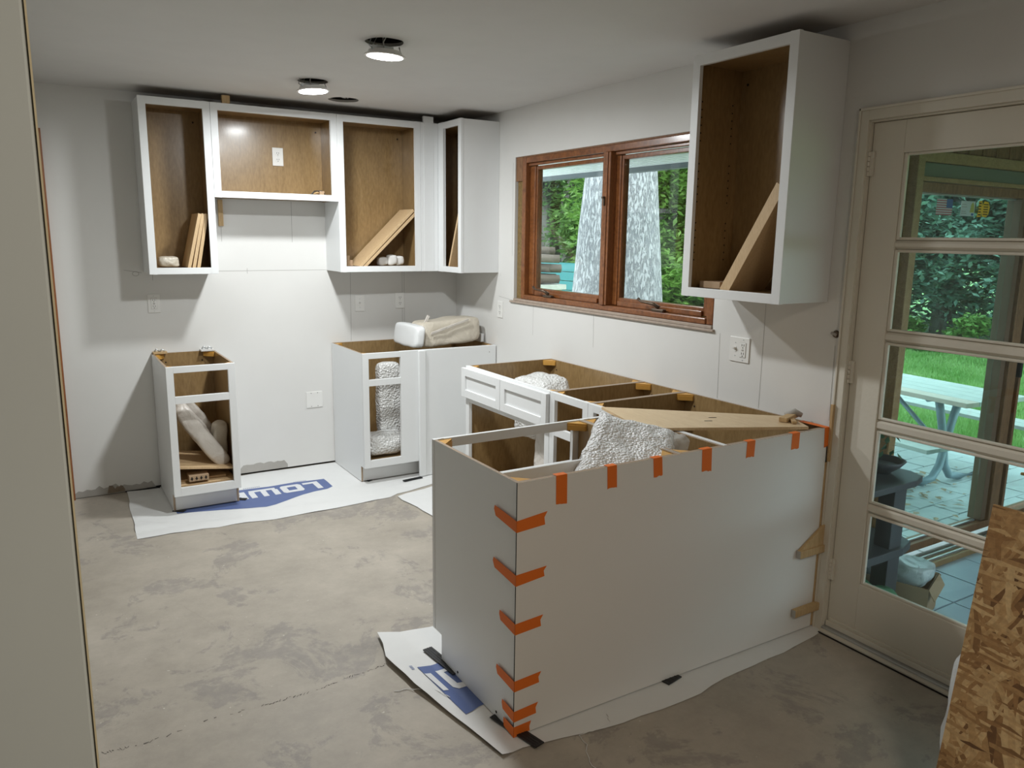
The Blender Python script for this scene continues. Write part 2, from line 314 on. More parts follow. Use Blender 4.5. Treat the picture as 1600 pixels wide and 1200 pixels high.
# ceiling with three round holes
def ceil_mesh():
    mb = MB(); X0, X1, Y0, Y1 = -5.6, 0.0, -8.2, 0.0
    holes = [(-1.023, -0.476, 0.092), (-1.359, -0.943, 0.08), (-1.368, -1.975, 0.082)]
    y = Y1
    for hx, hy, r in holes:
        q = 0.12; ya, yb = hy+q, hy-q
        mb.poly([(X0, y, H), (X0, ya, H), (X1, ya, H), (X1, y, H)], CEIL)
        mb.poly([(X0, ya, H), (X0, yb, H), (hx-q, yb, H), (hx-q, ya, H)], CEIL)
        mb.poly([(hx+q, ya, H), (hx+q, yb, H), (X1, yb, H), (X1, ya, H)], CEIL)
        n = 32
        for k in range(n):
            a0, a1 = 2*math.pi*k/n, 2*math.pi*(k+1)/n
            def sq(a):
                c, s_ = math.cos(a), math.sin(a); t = q/max(abs(c), abs(s_)); return (hx+c*t, hy+s_*t, H)
            def ci(a, z=H):
                rr = r*(1+0.025*math.sin(5*a)); return (hx+rr*math.cos(a), hy+rr*math.sin(a), z)
            mb.poly([sq(a0), sq(a1), ci(a1), ci(a0)], CEIL)
            mb.poly([ci(a0), ci(a1), ci(a1, H+0.014), ci(a0, H+0.014)], GREY)
        y = yb
    mb.poly([(X0, y, H), (X0, Y0, H), (X1, Y0, H), (X1, y, H)], CEIL)
    return mb
cl = struct('ceiling', ceil_mesh()); scat(cl, 'flat grey-white ceiling with round light holes', 'ceiling')
for hx, hy, r in [(-1.023, -0.476, 0.10), (-1.359, -0.943, 0.09), (-1.368, -1.975, 0.09)]:
    m = MB(); m.tube([(hx, hy, H+0.014), (hx, hy, H+0.125)], r, DARK, 24, cap=False); m.disc((hx, hy, H+0.125), r, DARK)
    m.build('ceiling_hole', cl)
m = MB()
for k in range(5):
    a = k*1.3; m.tube([(-1.023+0.03*math.cos(a), -0.476+0.03*math.sin(a), H+0.1), (-1.023+0.02*math.cos(a+1), -0.476+0.025*math.sin(a+1), H+0.02), (-1.01+0.015*math.cos(a+2), -0.48, H+0.012)], 0.004, METAL if k % 2 else WPLAS, 6)
m.build('wire_bundle', cl)
m = MB(); m.box(-5.7, 0.2, -8.3, 0.2, H+0.15, H+0.25, GREY); struct('sky_blocker', m, None, 'unseen slab added above the ceiling to keep sky light out')  # added slab, stops sky light leaking through the thin ceiling

# back wall
m = MB(); m.box(-5.6, 0.12, 0.0, 0.12, 0.014, H+0.1, WALL); wb = struct('wall_back', m); scat(wb, 'white primed back wall behind the wall cabinets', 'wall')
m = MB(); m.box(-5.6, 0.12, 0.02, 0.12, 0.0, 0.0135, DARK); m.build('floor_gap', wb)
random.seed(3)
m = MB()   # torn board paper and grey mortar near the floor
def ragged(m, x0, x1, z0, z1, y, mat, n=18, jit=0.02):
    top = []; 
    for i in range(n+1):
        x = x0+(x1-x0)*i/n; top.append((x, z1-random.random()*jit-(0.5*(z1-z0) if i in (0, n) else 0)))
    for i in range(n):
        m.poly([(top[i][0], y, z0), (top[i+1][0], y, z0), (top[i+1][0], y, top[i+1][1]), (top[i][0], y, top[i][1])], mat)
ragged(m, -1.655, -1.33, 0.015, 0.075, -0.0008, GREY, 14, 0.012)
ragged(m, -2.64, -2.18, 0.004, 0.066, -0.0008, GREY, 20, 0.03)
ragged(m, -2.46, -2.36, 0.008, 0.060, -0.0014, plain('torn_brown_paper', (0.24, 0.19, 0.14), 0.9, noise_amt=0.3, scale=40), 9, 0.03)
m.build('torn_board_patch', wb)
PENC = plain('pencil_line', (0.38, 0.37, 0.35), 0.8)
def line_b(x0, z0, x1, z1, wd=0.0012):
    m = MB(); d = Vector((x1-x0, 0, z1-z0)).normalized(); n = Vector((-d.z, 0, d.x))*wd
    a = Vector((x0, -0.0006, z0)); b = Vector((x1, -0.0006, z1)); m.poly([a-n, b-n, b+n, a+n], PENC); m.build('pencil_line', wb)
for q in [(-1.76, 1.383, -1.01, 1.384), (-1.541, 1.365, -1.541, 1.40), (-1.235, 1.835, -1.238, 1.57), (-1.69, 1.66, -1.69, 1.57), (-0.838, 1.378, -0.843, 0.88), (-0.43, 1.378, -0.43, 0.88), (-0.445, 1.378, -0.447, 0.88), (-2.27, 1.395, -2.17, 1.378), (-2.11, 1.378, -2.112, 1.33)]: line_b(*q)
m = MB(); 
for k in range(16):
    a0, a1 = k*math.pi/8, (k+1)*math.pi/8; c = Vector((-2.205, -0.0006, 1.372))
    m.poly([c+Vector((math.cos(a0)*.017, 0, math.sin(a0)*.012)), c+Vector((math.cos(a1)*.017, 0, math.sin(a1)*.012)), c+Vector((math.cos(a1)*.0195, 0, math.sin(a1)*.0145)), c+Vector((math.cos(a0)*.0195, 0, math.sin(a0)*.0145))], PENC)
m.build('pencil_line', wb)

# right wall with window and door openings
WY0, WY1, WZ0, WZ1 = -2.648, -0.836, 1.205, 2.132
DY0, DY1, DZ1 = -4.31, -3.375, 2.075
m = MB()
for (a, b, c, d) in [(WY1, 0.0, 0, H+.1), (DY1, WY0, 0, H+.1), (-8.2, DY0, 0, H+.1)]: m.box(0, .12, a, b, c, d, WALL)
m.box(0, .12, WY0, WY1, 0, WZ0, WALL); m.box(0, .12, WY0, WY1, WZ1, H+.1, WALL); m.box(0, .12, DY0, DY1, DZ1, H+.1, WALL)
wr = struct('wall_right', m); scat(wr, 'white right wall holding the brown window and glazed door', 'wall')
def line_r(y0, z0, y1, z1, wd=0.001):
    m = MB(); d = Vector((0, y1-y0, z1-z0)).normalized(); n = Vector((0, -d.z, d.y))*wd
    a = Vector((-0.0006, y0, z0)); b = Vector((-0.0006, y1, z1)); m.poly([a-n, b-n, b+n, a+n], PENC); m.build('pencil_line', wr)
for q in [(-2.697, 1.19, -2.705, 0.88), (-2.955, 1.37, -2.955, 0.88), (-3.318, 1.21, -3.322, 0.9), (-1.72, 1.196, -1.725, 1.0), (-1.08, 1.2, -1.08, 1.0), (-0.66, 1.378, -0.66, 1.36), (-0.64, 1.22, -0.83, 1.205), (-0.81, 1.5, -0.81, 2.1)]: line_r(*q)
m = MB(); m.tube([(-0.001, -3.319, 1.257), (-0.010, -3.319, 1.257)], [0.016, 0.012], BRONZE, 12); m.tube([(-0.008, -3.327, 1.253), (-0.014, -3.305, 1.262)], 0.006, GREY, 8)
tag(m.build('wall_plug'), 'small dark metal plug on right wall beside the door casing', 'plug')

# left wall, near wall, rear
DIM = plain('low_bounce_grey', (0.34, 0.33, 0.30), 0.8)  # grey kept dark so these unseen walls bounce less light
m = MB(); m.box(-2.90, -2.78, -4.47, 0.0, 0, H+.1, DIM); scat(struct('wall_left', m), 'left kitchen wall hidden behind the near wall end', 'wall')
m = MB(); m.box(-2.74, -2.636, -.024, -.001, 0.0, 2.19, STAINV); m.box(-2.74, -2.641, -.030, -.0245, 0.0, 2.17, STAINV)
scat(struct('trim_2', m, None, None, 0.002), 'brown stained vertical casing at the far left of the back wall', 'casing')
m = MB(); m.box(-2.75, -2.7238, -4.478, -4.465, 1.42, 2.43, STAINV); scat(struct('trim_3', m), 'thin brown wood strip along the upper edge of the near wall end', 'trim')
m = MB(); m.box(-5.6, -2.7265, -4.60, -4.48, 0, H+.1, plain('near_wall_paint', (0.58, 0.63, 0.625), 0.7)); scat(struct('wall_front', m, None, None, 0.003), 'smooth grey-green near wall end at the left edge of the photo', 'wall')
m = MB(); m.box(-2.7264, -2.7250, -4.601, -4.59, 0, H, plain('edge_light_cream', (0.70, 0.62, 0.42), 0.6)); scat(struct('trim_4', m), 'thin strip along the near wall edge, coloured cream for the light on it', 'trim')  # yellowish light on the wall edge, put into the strip's colour
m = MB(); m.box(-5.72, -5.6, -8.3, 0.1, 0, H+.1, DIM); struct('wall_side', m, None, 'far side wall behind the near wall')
m = MB(); m.box(-5.6, 0.12, -8.3, -8.2, 0, H+.1, WALL); struct('wall_rear', m, None, 'rear wall behind the camera')

# ------------------------------------------------------------------ WINDOW
wn = thing('window_1', (0.0, -1.78, 1.205)); wn['kind'] = 'structure'; scat(wn, 'brown stained two-sash casement window in the right wall', 'window')
def pb(name, par, boxes, mat, bevel=0.0, label=None):
    """boxes in world coords, made local to an unrotated parent"""
    o = par.location; m = MB()
    for b in boxes: m.box(b[0]-o.x, b[1]-o.x, b[2]-o.y, b[3]-o.y, b[4]-o.z, b[5]-o.z, b[6] if len(b) > 6 else mat)
    ob = m.build(name, par, bevel)
    if label: ob['label'] = label
    return ob
pb('jamb', wn, [(0.004, .10, -.958, -.915, 1.222, 2.124)], STAIN, .004)
pb('jamb', wn, [(0.004, .10, -2.640, -2.598, 1.222, 2.124)], STAIN, .004)
pb('head', wn, [(0.004, .10, -2.597, -.959, 2.088, 2.124)], STAIN, .004)
pb('stop_strip', wn, [(0.022, .04, -1.765, -.959, 2.070, 2.087), (0.022, .04, -2.597, -1.835, 2.070, 2.087)], STAIN, .004)
pb('sill_frame', wn, [(-0.002, .10, -2.597, -.959, 1.222, 1.252)], STAIN, .005)
pb('mullion', wn, [(-0.006, .10, -1.832, -1.768, 1.253, 2.087), (-0.012, -.006, -1.815, -1.785, 1.253, 2.087)], STAIN, .004)
for k, (a, b, ga, gb) in enumerate([(-1.767, -.960, -1.700, -1.035), (-2.597, -1.833, -2.535, -1.885)]):
    s = pb('sash', wn, [(.045, .085, gb, b, 1.255, 2.068), (.045, .085, a, ga, 1.255, 2.068), (.045, .085, ga, gb, 1.255, 1.298), (.045, .085, ga, gb, 2.045, 2.068),
                        (.038, .045, gb+.015, b, 1.255, 2.068), (.038, .045, a, ga-.015, 1.255, 2.068), (.032, .045, ga, gb, 1.253, 1.280)], STAIN, .004)
    g = MB(); o = wn.location; g.box(.062-o.x, .066-o.x, ga-o.y, gb-o.y, 1.298-o.z, 2.045-o.z, GLASS); g.build('glass_pane', s)
    yb_ = [-1.235, -2.255][k]
    cr = pb('crank_handle', wn, [(-.004, .022, yb_-.045, yb_+.045, 1.253, 1.268)], BRONZE, .004, 'dark bronze folding crank handle')
    c = MB(); P = [(0.008, yb_-.005, 1.272), (-.012, yb_+.02, 1.292), (-.02, yb_+.06, 1.296), (-.024, yb_+.105, 1.30), (-.024, yb_+.125, 1.312)]
    c.tube([(p[0]-o.x, p[1]-o.y, p[2]-o.z) for p in P], [.011, .009, .007, .006, .009], BRONZE, 8); c.build('crank_arm', cr)
pb('latch', wn, [(-.022, -.012, -1.806, -1.794, 1.80, 1.85), (-.03, -.022, -1.806, -1.79, 1.838, 1.85)], BRONZE, .002, 'dark metal sash latch on the centre post')
pb('latch', wn, [(-.0, .03, -1.766, -1.758, 1.66, 1.74)], BRONZE, .002)
pb('insulation_strip', wn, [(0.02, .09, -.913, -.842, 1.222, 1.98)], INSUL, 0, 'crumbly brown insulation in the gap left of the frame')
pb('rough_stud', wn, [(0.006, .11, -.914, -.838, 1.98, 2.13, CEDAR), (0.05, .115, -.914, -.838, 1.206, 2.13, DARK), (.006, .10, -2.64, -.915, 2.1245, 2.1315, CEDAR)], CEDAR, 0)
ob = pb('window_sill', wn, [(-.014, .10, -2.662, -.80, 1.192, 1.2045), (-.008, .10, -2.645, -.84, 1.205, 1.221)], STONE, .003, 'rough reddish stone ledge below the window')

# ------------------------------------------------------------------ DOOR
dr = thing('door_1', (0.02, -3.385, 0.02)); dr['kind'] = 'structure'; scat(dr, 'old white five-light glazed door to the porch', 'door')
ZL = [(.255, .558), (.601, .898), (.943, 1.246), (1.289, 1.596), (1.632, 1.946)]
ya, yb2 = -4.155, -3.515
bx = [(.02, .062, yb2, -3.386, .022, 2.064), (.02, .062, -4.287, ya, .022, 2.064), (.02, .062, ya, yb2, .022, ZL[0][0]), (.02, .062, ya, yb2, ZL[-1][1], 2.064)]
pb('door_frame', dr, bx, DOORP, .002)
for i in range(4):
    z0, z1 = ZL[i][1], ZL[i+1][0]
    m = MB(); o = dr.location
    m.prism([(.024-o.x, z0+.012-o.z), (.024-o.x, z1-.012-o.z), (.038-o.x, z1-o.z), (.058-o.x, z1-o.z), (.058-o.x, z0-o.z), (.038-o.x, z0-o.z)], 'y', ya-o.y, yb2-o.y, DOORP)
    m.build('muntin', dr)
for z0, z1 in ZL:
    m = MB(); o = dr.location; m.box(.040-o.x, .044-o.x, ya-o.y, yb2-o.y, z0-o.z, z1-o.z, GLASSD); gp = m.build('glass_pane', dr)
    m = MB()
    for (a, b, c, d) in [(yb2-.014, yb2, z0, z1), (ya, ya+.014, z0, z1), (ya+.014, yb2-.014, z0, z0+.010), (ya+.014, yb2-.014, z1-.010, z1)]:
        m.box(.026-o.x, .039-o.x, a-o.y, b-o.y, c-o.z, d-o.z, DOORP)
    m.build('glazing_bead', gp, .003)
for z in (1.914, 1.112, .273):
    m = MB(); o = dr.location
    m.box(.008-o.x, .0195-o.x, -3.402-o.y, -3.368-o.y, z-.045-o.z, z+.045-o.z, DOORP)
    for k in range(5): m.tube([(.006-o.x, -3.385-o.y, z-.045+k*.0182-o.z), (.006-o.x, -3.385-o.y, z-.045+k*.0182+.0165-o.z)], .006, DOORP, 10)
    m.build('hinge', dr, .001)
o = dr.location
pb('kick_moulding', dr, [(.010, .0195, -4.28, -3.40, .045, .06), (.004, .0195, -4.285, -3.39, .022, .045)], DOORP, .002)
h = pb('handle_plate', dr, [(.008, .0195, -4.24, -4.20, .80, .98)], BRASS, .003, 'brass handle plate')
m = MB(); P = [(.006, -4.22, .90), (-.045, -4.22, .90), (-.055, -4.19, .90), (-.055, -4.12, .893), (-.05, -4.085, .889)]
m.tube([(p[0]-o.x, p[1]-o.y, p[2]-o.z) for p in P], [.009, .009, .009, .007, .005], BRASS, 10); m.build('lever', h)
m = MB(); m.box(.0, .07, -3.384, -3.3755, 0, 2.07, DOORP); m.box(.0, .07, -4.309, -4.29, 0, 2.07, DOORP); m.box(.0, .07, -4.309, -3.3755, 2.0655, 2.0745, DOORP)
m.box(-.014, -.0005, -3.3835, -3.343, 0, 2.115, DOORP); m.box(-.014, -.0005, -4.345, -4.30, 0, 2.115, DOORP); m.box(-.014, -.0005, -4.30, -3.3835, 2.072, 2.115, DOORP)
m.box(-.02, -.0145, -3.352, -3.343, 0, 2.118, DOORP); m.box(-.02, -.0145, -4.345, -3.343, 2.108, 2.118, DOORP)
scat(struct('trim_5', m, None, None, .002), 'cream painted casing around the glazed door', 'casing')
m = MB(); m.box(-.035, .12, -4.30, -3.385, -.005, .012, DOORP); m.box(-.015, .06, -4.30, -3.385, .012, .021, METAL)
m.box(-.042, -.036, -4.30, -3.39, .0, .006, DARK)
scat(struct('trim_6', m, None, None, .002), 'worn white threshold under the glazed door', 'threshold')

# ------------------------------------------------------------------ CABINETS
B = 0.876; ZF = 0.006; TK = 0.113
def frame_mb(W, z0, z1, sl, sr, rails, t=.019):
    m = MB(); m.box(0, sl, 0, t, z0, z1, WHITE); m.box(W-sr, W, 0, t, z0, z1, WHITE)
    for a, b in rails: m.box(sl, W-sr, 0, t, a, b, WHITE)
    return m
def frame_obj(W, z0, z1, sl, sr, rails, par, t=.019):
    m = frame_mb(W, z0, z1, sl, sr, rails, t); bmesh.ops.remove_doubles(m.bm, verts=m.bm.verts[:], dist=1e-5)
    return m.build('face_frame', par, 0.0012)
def wall_cab(loc, rz, W, z0, z1, D, label, sl=.04, sr=.04, holes=False, bottomrail=.038, toprail=.042):
    t = thing('wall_cabinet', (loc[0], loc[1], z0), rz, label, 'cabinet', 'white wall cabinets without doors'); h = z1-z0; e = .0006
    frame_obj(W-2*e, 0, h, sl, sr, [(0, bottomrail), (h-toprail, h)], t).location.x = e
    p = .012
    m = MB(); m.box(.002, .002+p, .0195, D-.001, 0.002, h-.002, WHITE, {'+x': PLY}); m.build('side_panel', t)
    m = MB(); m.box(W-.002-p, W-.002, .0195, D-.001, 0.002, h-.002, WHITE, {'-x': PLY}); m.build('side_panel', t)
    m = MB(); m.box(.0145, W-.0145, D-.012, D-.002, .006, h-.004, PLY); m.build('back_panel', t)
    m = MB(); m.box(.0145, W-.0145, .0195, D-.0125, bottomrail-.016, bottomrail-.004, PLY, {'-z': WHITE}); m.build('bottom_panel', t)
    m = MB(); m.box(.0145, W-.0145, .0195, D-.0125, h-.03, h-.018, PLY); m.build('top_panel', t)
    if holes:
        m = MB()
        for z in [h-.042-q_-k*.032 for q_ in (.135, .39, .64) for k in range(6)]:
            for y in (.05, D-.06): m.disc((.0145, y, z), .0035, DARK, 'x', 8, .0006)
        m.build('pin_holes', t)['kind'] = 'stuff'
    m = MB()
    for x, z in ((.05, h-.09), (W-.05, h-.09)): m.disc((x, D-.0127, z), .006, SCREW, 'y', 8, -.002)
    m.build('screw_heads', t)
    return t
def base_cab(loc, rz, W, D, label, sl=.04, sr=.04, rails=None, toe=True, back=True, blind=None, group='white base cabinets without doors or worktop', sideL=True, sideR=True, shelf=False, backout=PLY, braces=(0, 1, 2, 3), openfloor=False):
    t = thing('base_cabinet', (loc[0], loc[1], ZF), rz, label, 'cabinet', group); h = B-ZF; e = .0006; tk = TK-ZF
    rails = rails or [(h-.036, h), (.655, .697), (tk, tk+.05)]
    frame_obj(W-2*e, tk, h, sl, sr, rails, t).location.x = e
    p = .012
    prof = [(.0215, h-.001), (D-.001, h-.001), (D-.001, .0), (.075, .0), (.075, tk), (.0215, tk)]
    for x, mm in ((.0015, (WHITE, PLY)), (W-.0015-p, (PLY, WHITE))):
        m = MB(); m.prism(prof, 'x', x, x+p, mm, EDGE); m.build('side_panel', t)
    m = MB(); m.box(.014, W-.014, .078, .09, .002, tk-.002, WHITE); m.build('toe_kick', t)
    m = MB(); m.box(.014, W-.014, .0195, D-.014, tk+.024, tk+.036, PLY); m.build('bottom_panel', t)
    m = MB(); m.box(.014, W-.014, D-.013, D-.002, .03, h-.001, PLY, {'+y': backout, '+z': EDGE}); m.build('back_panel', t)
    for k in braces:
        cx = (.0145, W-.0145)[k % 2]; cy = (.020, D-.0135)[k//2]; sx = (1, -1)[k % 2]; sy = (1, -1)[k//2]; a = .058
        m = MB(); m.prism([(cx, cy), (cx+sx*a, cy), (cx+sx*a, cy+sy*.008), (cx+sx*.008, cy+sy*a), (cx, cy+sy*a)], 'z', h-.034, h-.012, YELLOW)
        m.prism([(cx, cy), (cx+sx*a, cy), (cx+sx*a, cy+sy*.004), (cx+sx*.004, cy+sy*a), (cx, cy+sy*a)], 'z', h-.012, h-.004, YELLOW)
        for q in (.018, .040): m.disc((cx+sx*q, cy+sy*.0085 if q > .03 else cy+sy*.022, h-.0205), .0035, SCREW, 'y', 8, .001*sy)
        m.build('corner_brace', t, .0015)
    m = MB(); 
    for x in (.08, W-.08): m.disc((x, D-.0135, h-.06), .005, SCREW, 'y', 8, -.001)
    m.build('screw_heads', t)
    return t
DU = .293
c1 = wall_cab((-2.161, -DU), 0, .3865, 1.3799, 2.3777, DU, 'tall narrow white wall cabinet at the left end of the back wall')
c2 = wall_cab((-1.7745, -DU), 0, .7662, 1.8345, 2.3777, DU, 'short wide white wall cabinet with an outlet inside')
c3 = wall_cab((-1.0083, -DU), 0, .5845, 1.3799, 2.3777, DU, 'wide white wall cabinet with shelf boards leaning at 45 degrees')
c4 = wall_cab((-DU, -.003), -90, .629, 1.3799, 2.3777, DU, 'white wall cabinet in the room corner facing left', sl=.368)
c5 = wall_cab((-DU, -2.7288), -90, .538, 1.3799, 2.3777, DU, 'white wall cabinet hanging right of the window', holes=True)
m = MB(); m.box(-.4232, -.2945, -DU, -DU+.019, 1.3799, 2.3777, WHITE); m.box(-.402, -.328, -DU-.002, -DU+.017, 2.3777, 2.418, WHITE); m.box(-.402, -.328, -DU-.002, -DU, 1.3799, 2.3777, WHITE)

tag(m.build('corner_filler', None, .001), 'white filler strip in the wall cabinet corner, sticking up above them', 'filler')
# outlets -----------------------------------------------------------
def outlet(loc, rz, kind, label, cat='outlet'):
    t = thing('wall_outlet' if kind != 'switch' else 'light_switch', loc, rz, label, cat, 'electrical plates'); W = .07; Hh = .114
    if kind in ('blank2', 'combo'): W = .116
    m = MB(); m.box(-W/2, W/2, -.006, -.0002, -Hh/2, Hh/2, PLATE); m.build('cover_plate', t, .002)
    xs = [0] if W < .1 else [-.023, .023]
    ks = {'duplex': ['d'], 'decor': ['c'], 'switch': ['s'], 'blank2': ['b', 'b'], 'combo': ['s', 'c']}[kind]
    for x, k in zip(xs, ks):
        if k == 'd':
            for z in (-.02, .02):
                m = MB(); m.disc((x, -.0065, z), .0155, PLATE, 'y', 20, -.0015); r = m.build('receptacle', t)
                m = MB(); m.box(x-.007, x-.005, -.0092, -.0081, z-.001, z+.008, DARK); m.box(x+.005, x+.007, -.0092, -.0081, z-.001, z+.008, DARK); m.disc((x, -.0082, z-.008), .0025, DARK, 'y', 8, -.001); m.build('slots', r)
        if k == 'c':
            m = MB(); m.box(x-.0165, x+.0165, -.0085, -.0063, -.033, .033, PLATE); r = m.build('receptacle', t, .001)
            m = MB()
            for z in (-.019, .019): m.box(x-.007, x-.005, -.0095, -.0087, z-.001, z+.008, DARK); m.box(x+.005, x+.007, -.0095, -.0087, z-.001, z+.008, DARK); m.disc((x, -.0088, z-.008), .0025, DARK, 'y', 8, -.0008)
            m.box(x-.006, x+.006, -.0095, -.0087, -.004, .003, GREY); m.build('slots', r)
            m = MB(); 
            for (a, b, c, d) in [(-.0175, -.0165, -.034, .034), (.0165, .0175, -.034, .034), (-.0175, .0175, -.035, -.034), (-.0175, .0175, .034, .035)]: m.box(x+a, x+b, -.0067, -.0061, c, d, GREY)
            m.build('seam', t)
        if k == 's':
            m = MB(); m.box(x-.005, x+.005, -.0078, -.0062, -.012, .012, PLATE); m.hexa([(x-.004, -.02, .004), (x+.004, -.02, .004), (x-.004, -.0079, -.003), (x+.004, -.0079, -.003), (x-.004, -.021, .011), (x+.004, -.021, .011), (x-.004, -.0079, .009), (x+.004, -.0079, .009)], PLATE); m.build('toggle', t)
        m = MB()
        for z in ([0] if k == 'd' else [-.047, .047] if k in 'cb' else [-.03, .03]): m.disc((x, -.0062, z), .0026, METAL if k != 'b' else SCREW, 'y', 8, -.001)
        m.build('screw_heads', t)
    return t
outlet((-2.115, 0, 1.187), 0, 'decor', 'white square-faced outlet below the left wall cabinet')
outlet((-1.315, -.0125, 2.116), 0, 'duplex', 'white duplex outlet mounted inside the short wall cabinet')
outlet((-.775, 0, 1.146), 0, 'switch', 'white toggle switch on the back wall above the blind corner cabinet', 'switch')
outlet((-.466, 0, 1.157), 0, 'duplex', 'white duplex outlet on the back wall near the room corner')
outlet((-1.125, 0, .48), 0, 'blank2', 'wide blank cover plate low on the back wall')
outlet((0, -2.825, 1.13), -90, 'combo', 'white double plate with switch and outlet on the right wall')
outlet((0, -.665, 1.13), -90, 'duplex', 'white outlet on the right wall left of the window')

# base cabinets -----------------------------------------------------
D = .61
b1 = base_cab((-2.1525, -D), 0, .3775, D-.004, 'narrow white base cabinet standing alone at the left of the back wall')
h = B-ZF
b2 = base_cab((-.9902, -D), 0, .985, D-.004, 'white blind corner base cabinet against the back wall', sl=.04, sr=.985-.263, rails=[(h-.036, h), (.655, .697), (TK-ZF, TK-ZF+.05)])
m = MB(); m.box(.385, .437, -.021, -.001, 0.0, h, WHITE); m.build('filler_strip', b2, .006, seg=3)
m = MB(); m.box(.439, .983, -.008, -.001, 0.0, h-.002, WHITE); m.build('blank_panel', b2, .001)
m = MB(); m.disc((.93, -.0082, h-.045), .004, GREY, 'y', 8, -.001); m.build('screw_heads', b2)
b3 = base_cab((-D, -1.300), -90, .881, D-.002, 'white sink base cabinet with two false drawer fronts', rails=[(h-.03, h), (.655, .68), (TK-ZF, TK-ZF+.04)])
for x0 in (-.018, .432):
    m = MB(); W = .446; za, zb = .686, .858; q = .045
    m.box(x0, x0+W, -.012, -.001, za, zb, WHITE)
    m.box(x0, x0+q, -.021, -.012, za, zb, WHITE); m.box(x0+W-q, x0+W, -.021, -.012, za, zb, WHITE); m.box(x0+q, x0+W-q, -.021, -.012, za, za+q, WHITE); m.box(x0+q, x0+W-q, -.021, -.012, zb-q, zb, WHITE)
    m.build('false_drawer_front', b3, .001)
b4 = base_cab((-D, -2.1822), -90, .3105, D-.002, 'narrow white base cabinet between sink base and peninsula')
b5 = base_cab((-D, -2.4938), -90, .834, D-.002, 'white blind corner base cabinet at the peninsula junction', sr=.834-.205, rails=[(h-.036, h), (.655, .697), (TK-ZF, TK-ZF+.05)], braces=(0, 2))
PY = -3.3356; PF = PY+.61
b6 = base_cab((-.8345, PF), 180, .6815, D-.004, 'white base cabinet at the free end of the peninsula', rails=[(h-.036, h), (.655, .697), (TK-ZF, TK-ZF+.05)])
b7 = base_cab((-.613, PF), 180, .2195, D-.004, 'narrow white base cabinet in the middle of the peninsula', braces=(1, 3))
# drawer rail inside the peninsula
m = MB(); m.box(.014, .667, .484, .496, h-.10, h-.002, WHITE); m.build('stretcher', b6)
m = MB(); 
for y in (.21, .495): m.disc((.6802, y, .02), .005, DARK, 'x', 8, .001)
m.build('screw_heads', b6)
# finished back panel
PANELW = plain('satin_white_panel', (0.79, 0.775, 0.75), 0.6, noise_amt=0.01, spec=.3)
m = MB(); m.box(-1.519, -.030, PY-.0065, PY-.0005, .006, B+.002, PANELW, {'+z': EDGE, '-x': DARK}); 
tag(m.build('peninsula_back_panel', None, .0006), 'large smooth white panel covering the back of the peninsula', 'panel')

# tape ---------------------------------------------------------------
yt = PY-.0075
def tape_top(x, w_, drop, skew, label):
    m = MB(); t = .0006
    m.obox((x, yt, B+.0035), (w_, 0, 0), (0, .022, 0), (0, 0, t), ORANGE)
    n = 6
    tl_ = random.uniform(-.012, .006)
    bot = [(x+skew+w_*i/n, B-drop+tl_*i/n+random.uniform(-.002, .002)) for i in range(n+1)]
    m.prism([(x, B+.004), (x+w_, B+.004)]+[(a, b) for a, b in bot[::-1]], 'y', yt, yt-t, ORANGE)
    tag(m.build('tape_strip'), label, 'tape', 'orange tape strips on the peninsula top edge')
ords = ['first', 'second', 'third', 'fourth', 'fifth', 'sixth']
for i, (x, w_, dr_, sk) in enumerate([(-1.375, .043, .092, .002), (-1.169, .040, .074, .004), (-.968, .040, .066, .006), (-.736, .048, .078, .004), (-.503, .044, .060, -.002), (-.249, .045, .060, -.001)]):
    tape_top(x, w_, dr_, sk, f'{ords[i]} orange tape strip from the free corner over the peninsula top edge')
m = MB(); m.prism([(-.052, B+.004), (-.020, B+.004), (-.021, B-.075), (-.047, B-.08)], 'y', yt, yt-.0006, ORANGE); m.box(-.052, -.02, yt, yt+.13, B+.0035, B+.0041, ORANGE)
tag(m.build('tape_strip'), 'orange tape strip at the peninsula end beside the door casing', 'tape', 'orange tape strips on the peninsula top edge')
XE = -1.5205
for i, (z, l1, l2, sl_) in enumerate([(.735, .115, .14, .02), (.555, .117, .145, .018), (.388, .107, .10, .015), (.187, .104, .117, .012), (.078, .094, .077, .012), (.022, .068, .066, .006)]):
    m = MB(); hh = .019; t = .0006
    r = lambda: random.uniform(-.004, .004)
    m.prism([(XE-.0006, z-hh), (XE+l1*.93, z-hh+sl_*.5+r()), (XE+l1*.9, z+sl_*.7), (XE+l1, z+hh+sl_*.5+r()), (XE-.0006, z+hh)], 'y', yt, yt-t, ORANGE)
    m.prism([(yt-.0006, z-hh), (yt+l2*.92, z-hh+.004+sl_*.6), (yt+l2, z+.004+sl_*.7), (yt+l2*.97, z+hh+sl_*.6), (yt-.0006, z+hh)], 'x', XE, XE-t, ORANGE)
    tag(m.build('corner_tape'), f'orange tape strip wrapping the peninsula corner, {["topmost", "second from the top", "third from the top", "fourth from the top", "second from the floor", "lowest"][i]}', 'tape', 'orange tape strips wrapping the free corner')

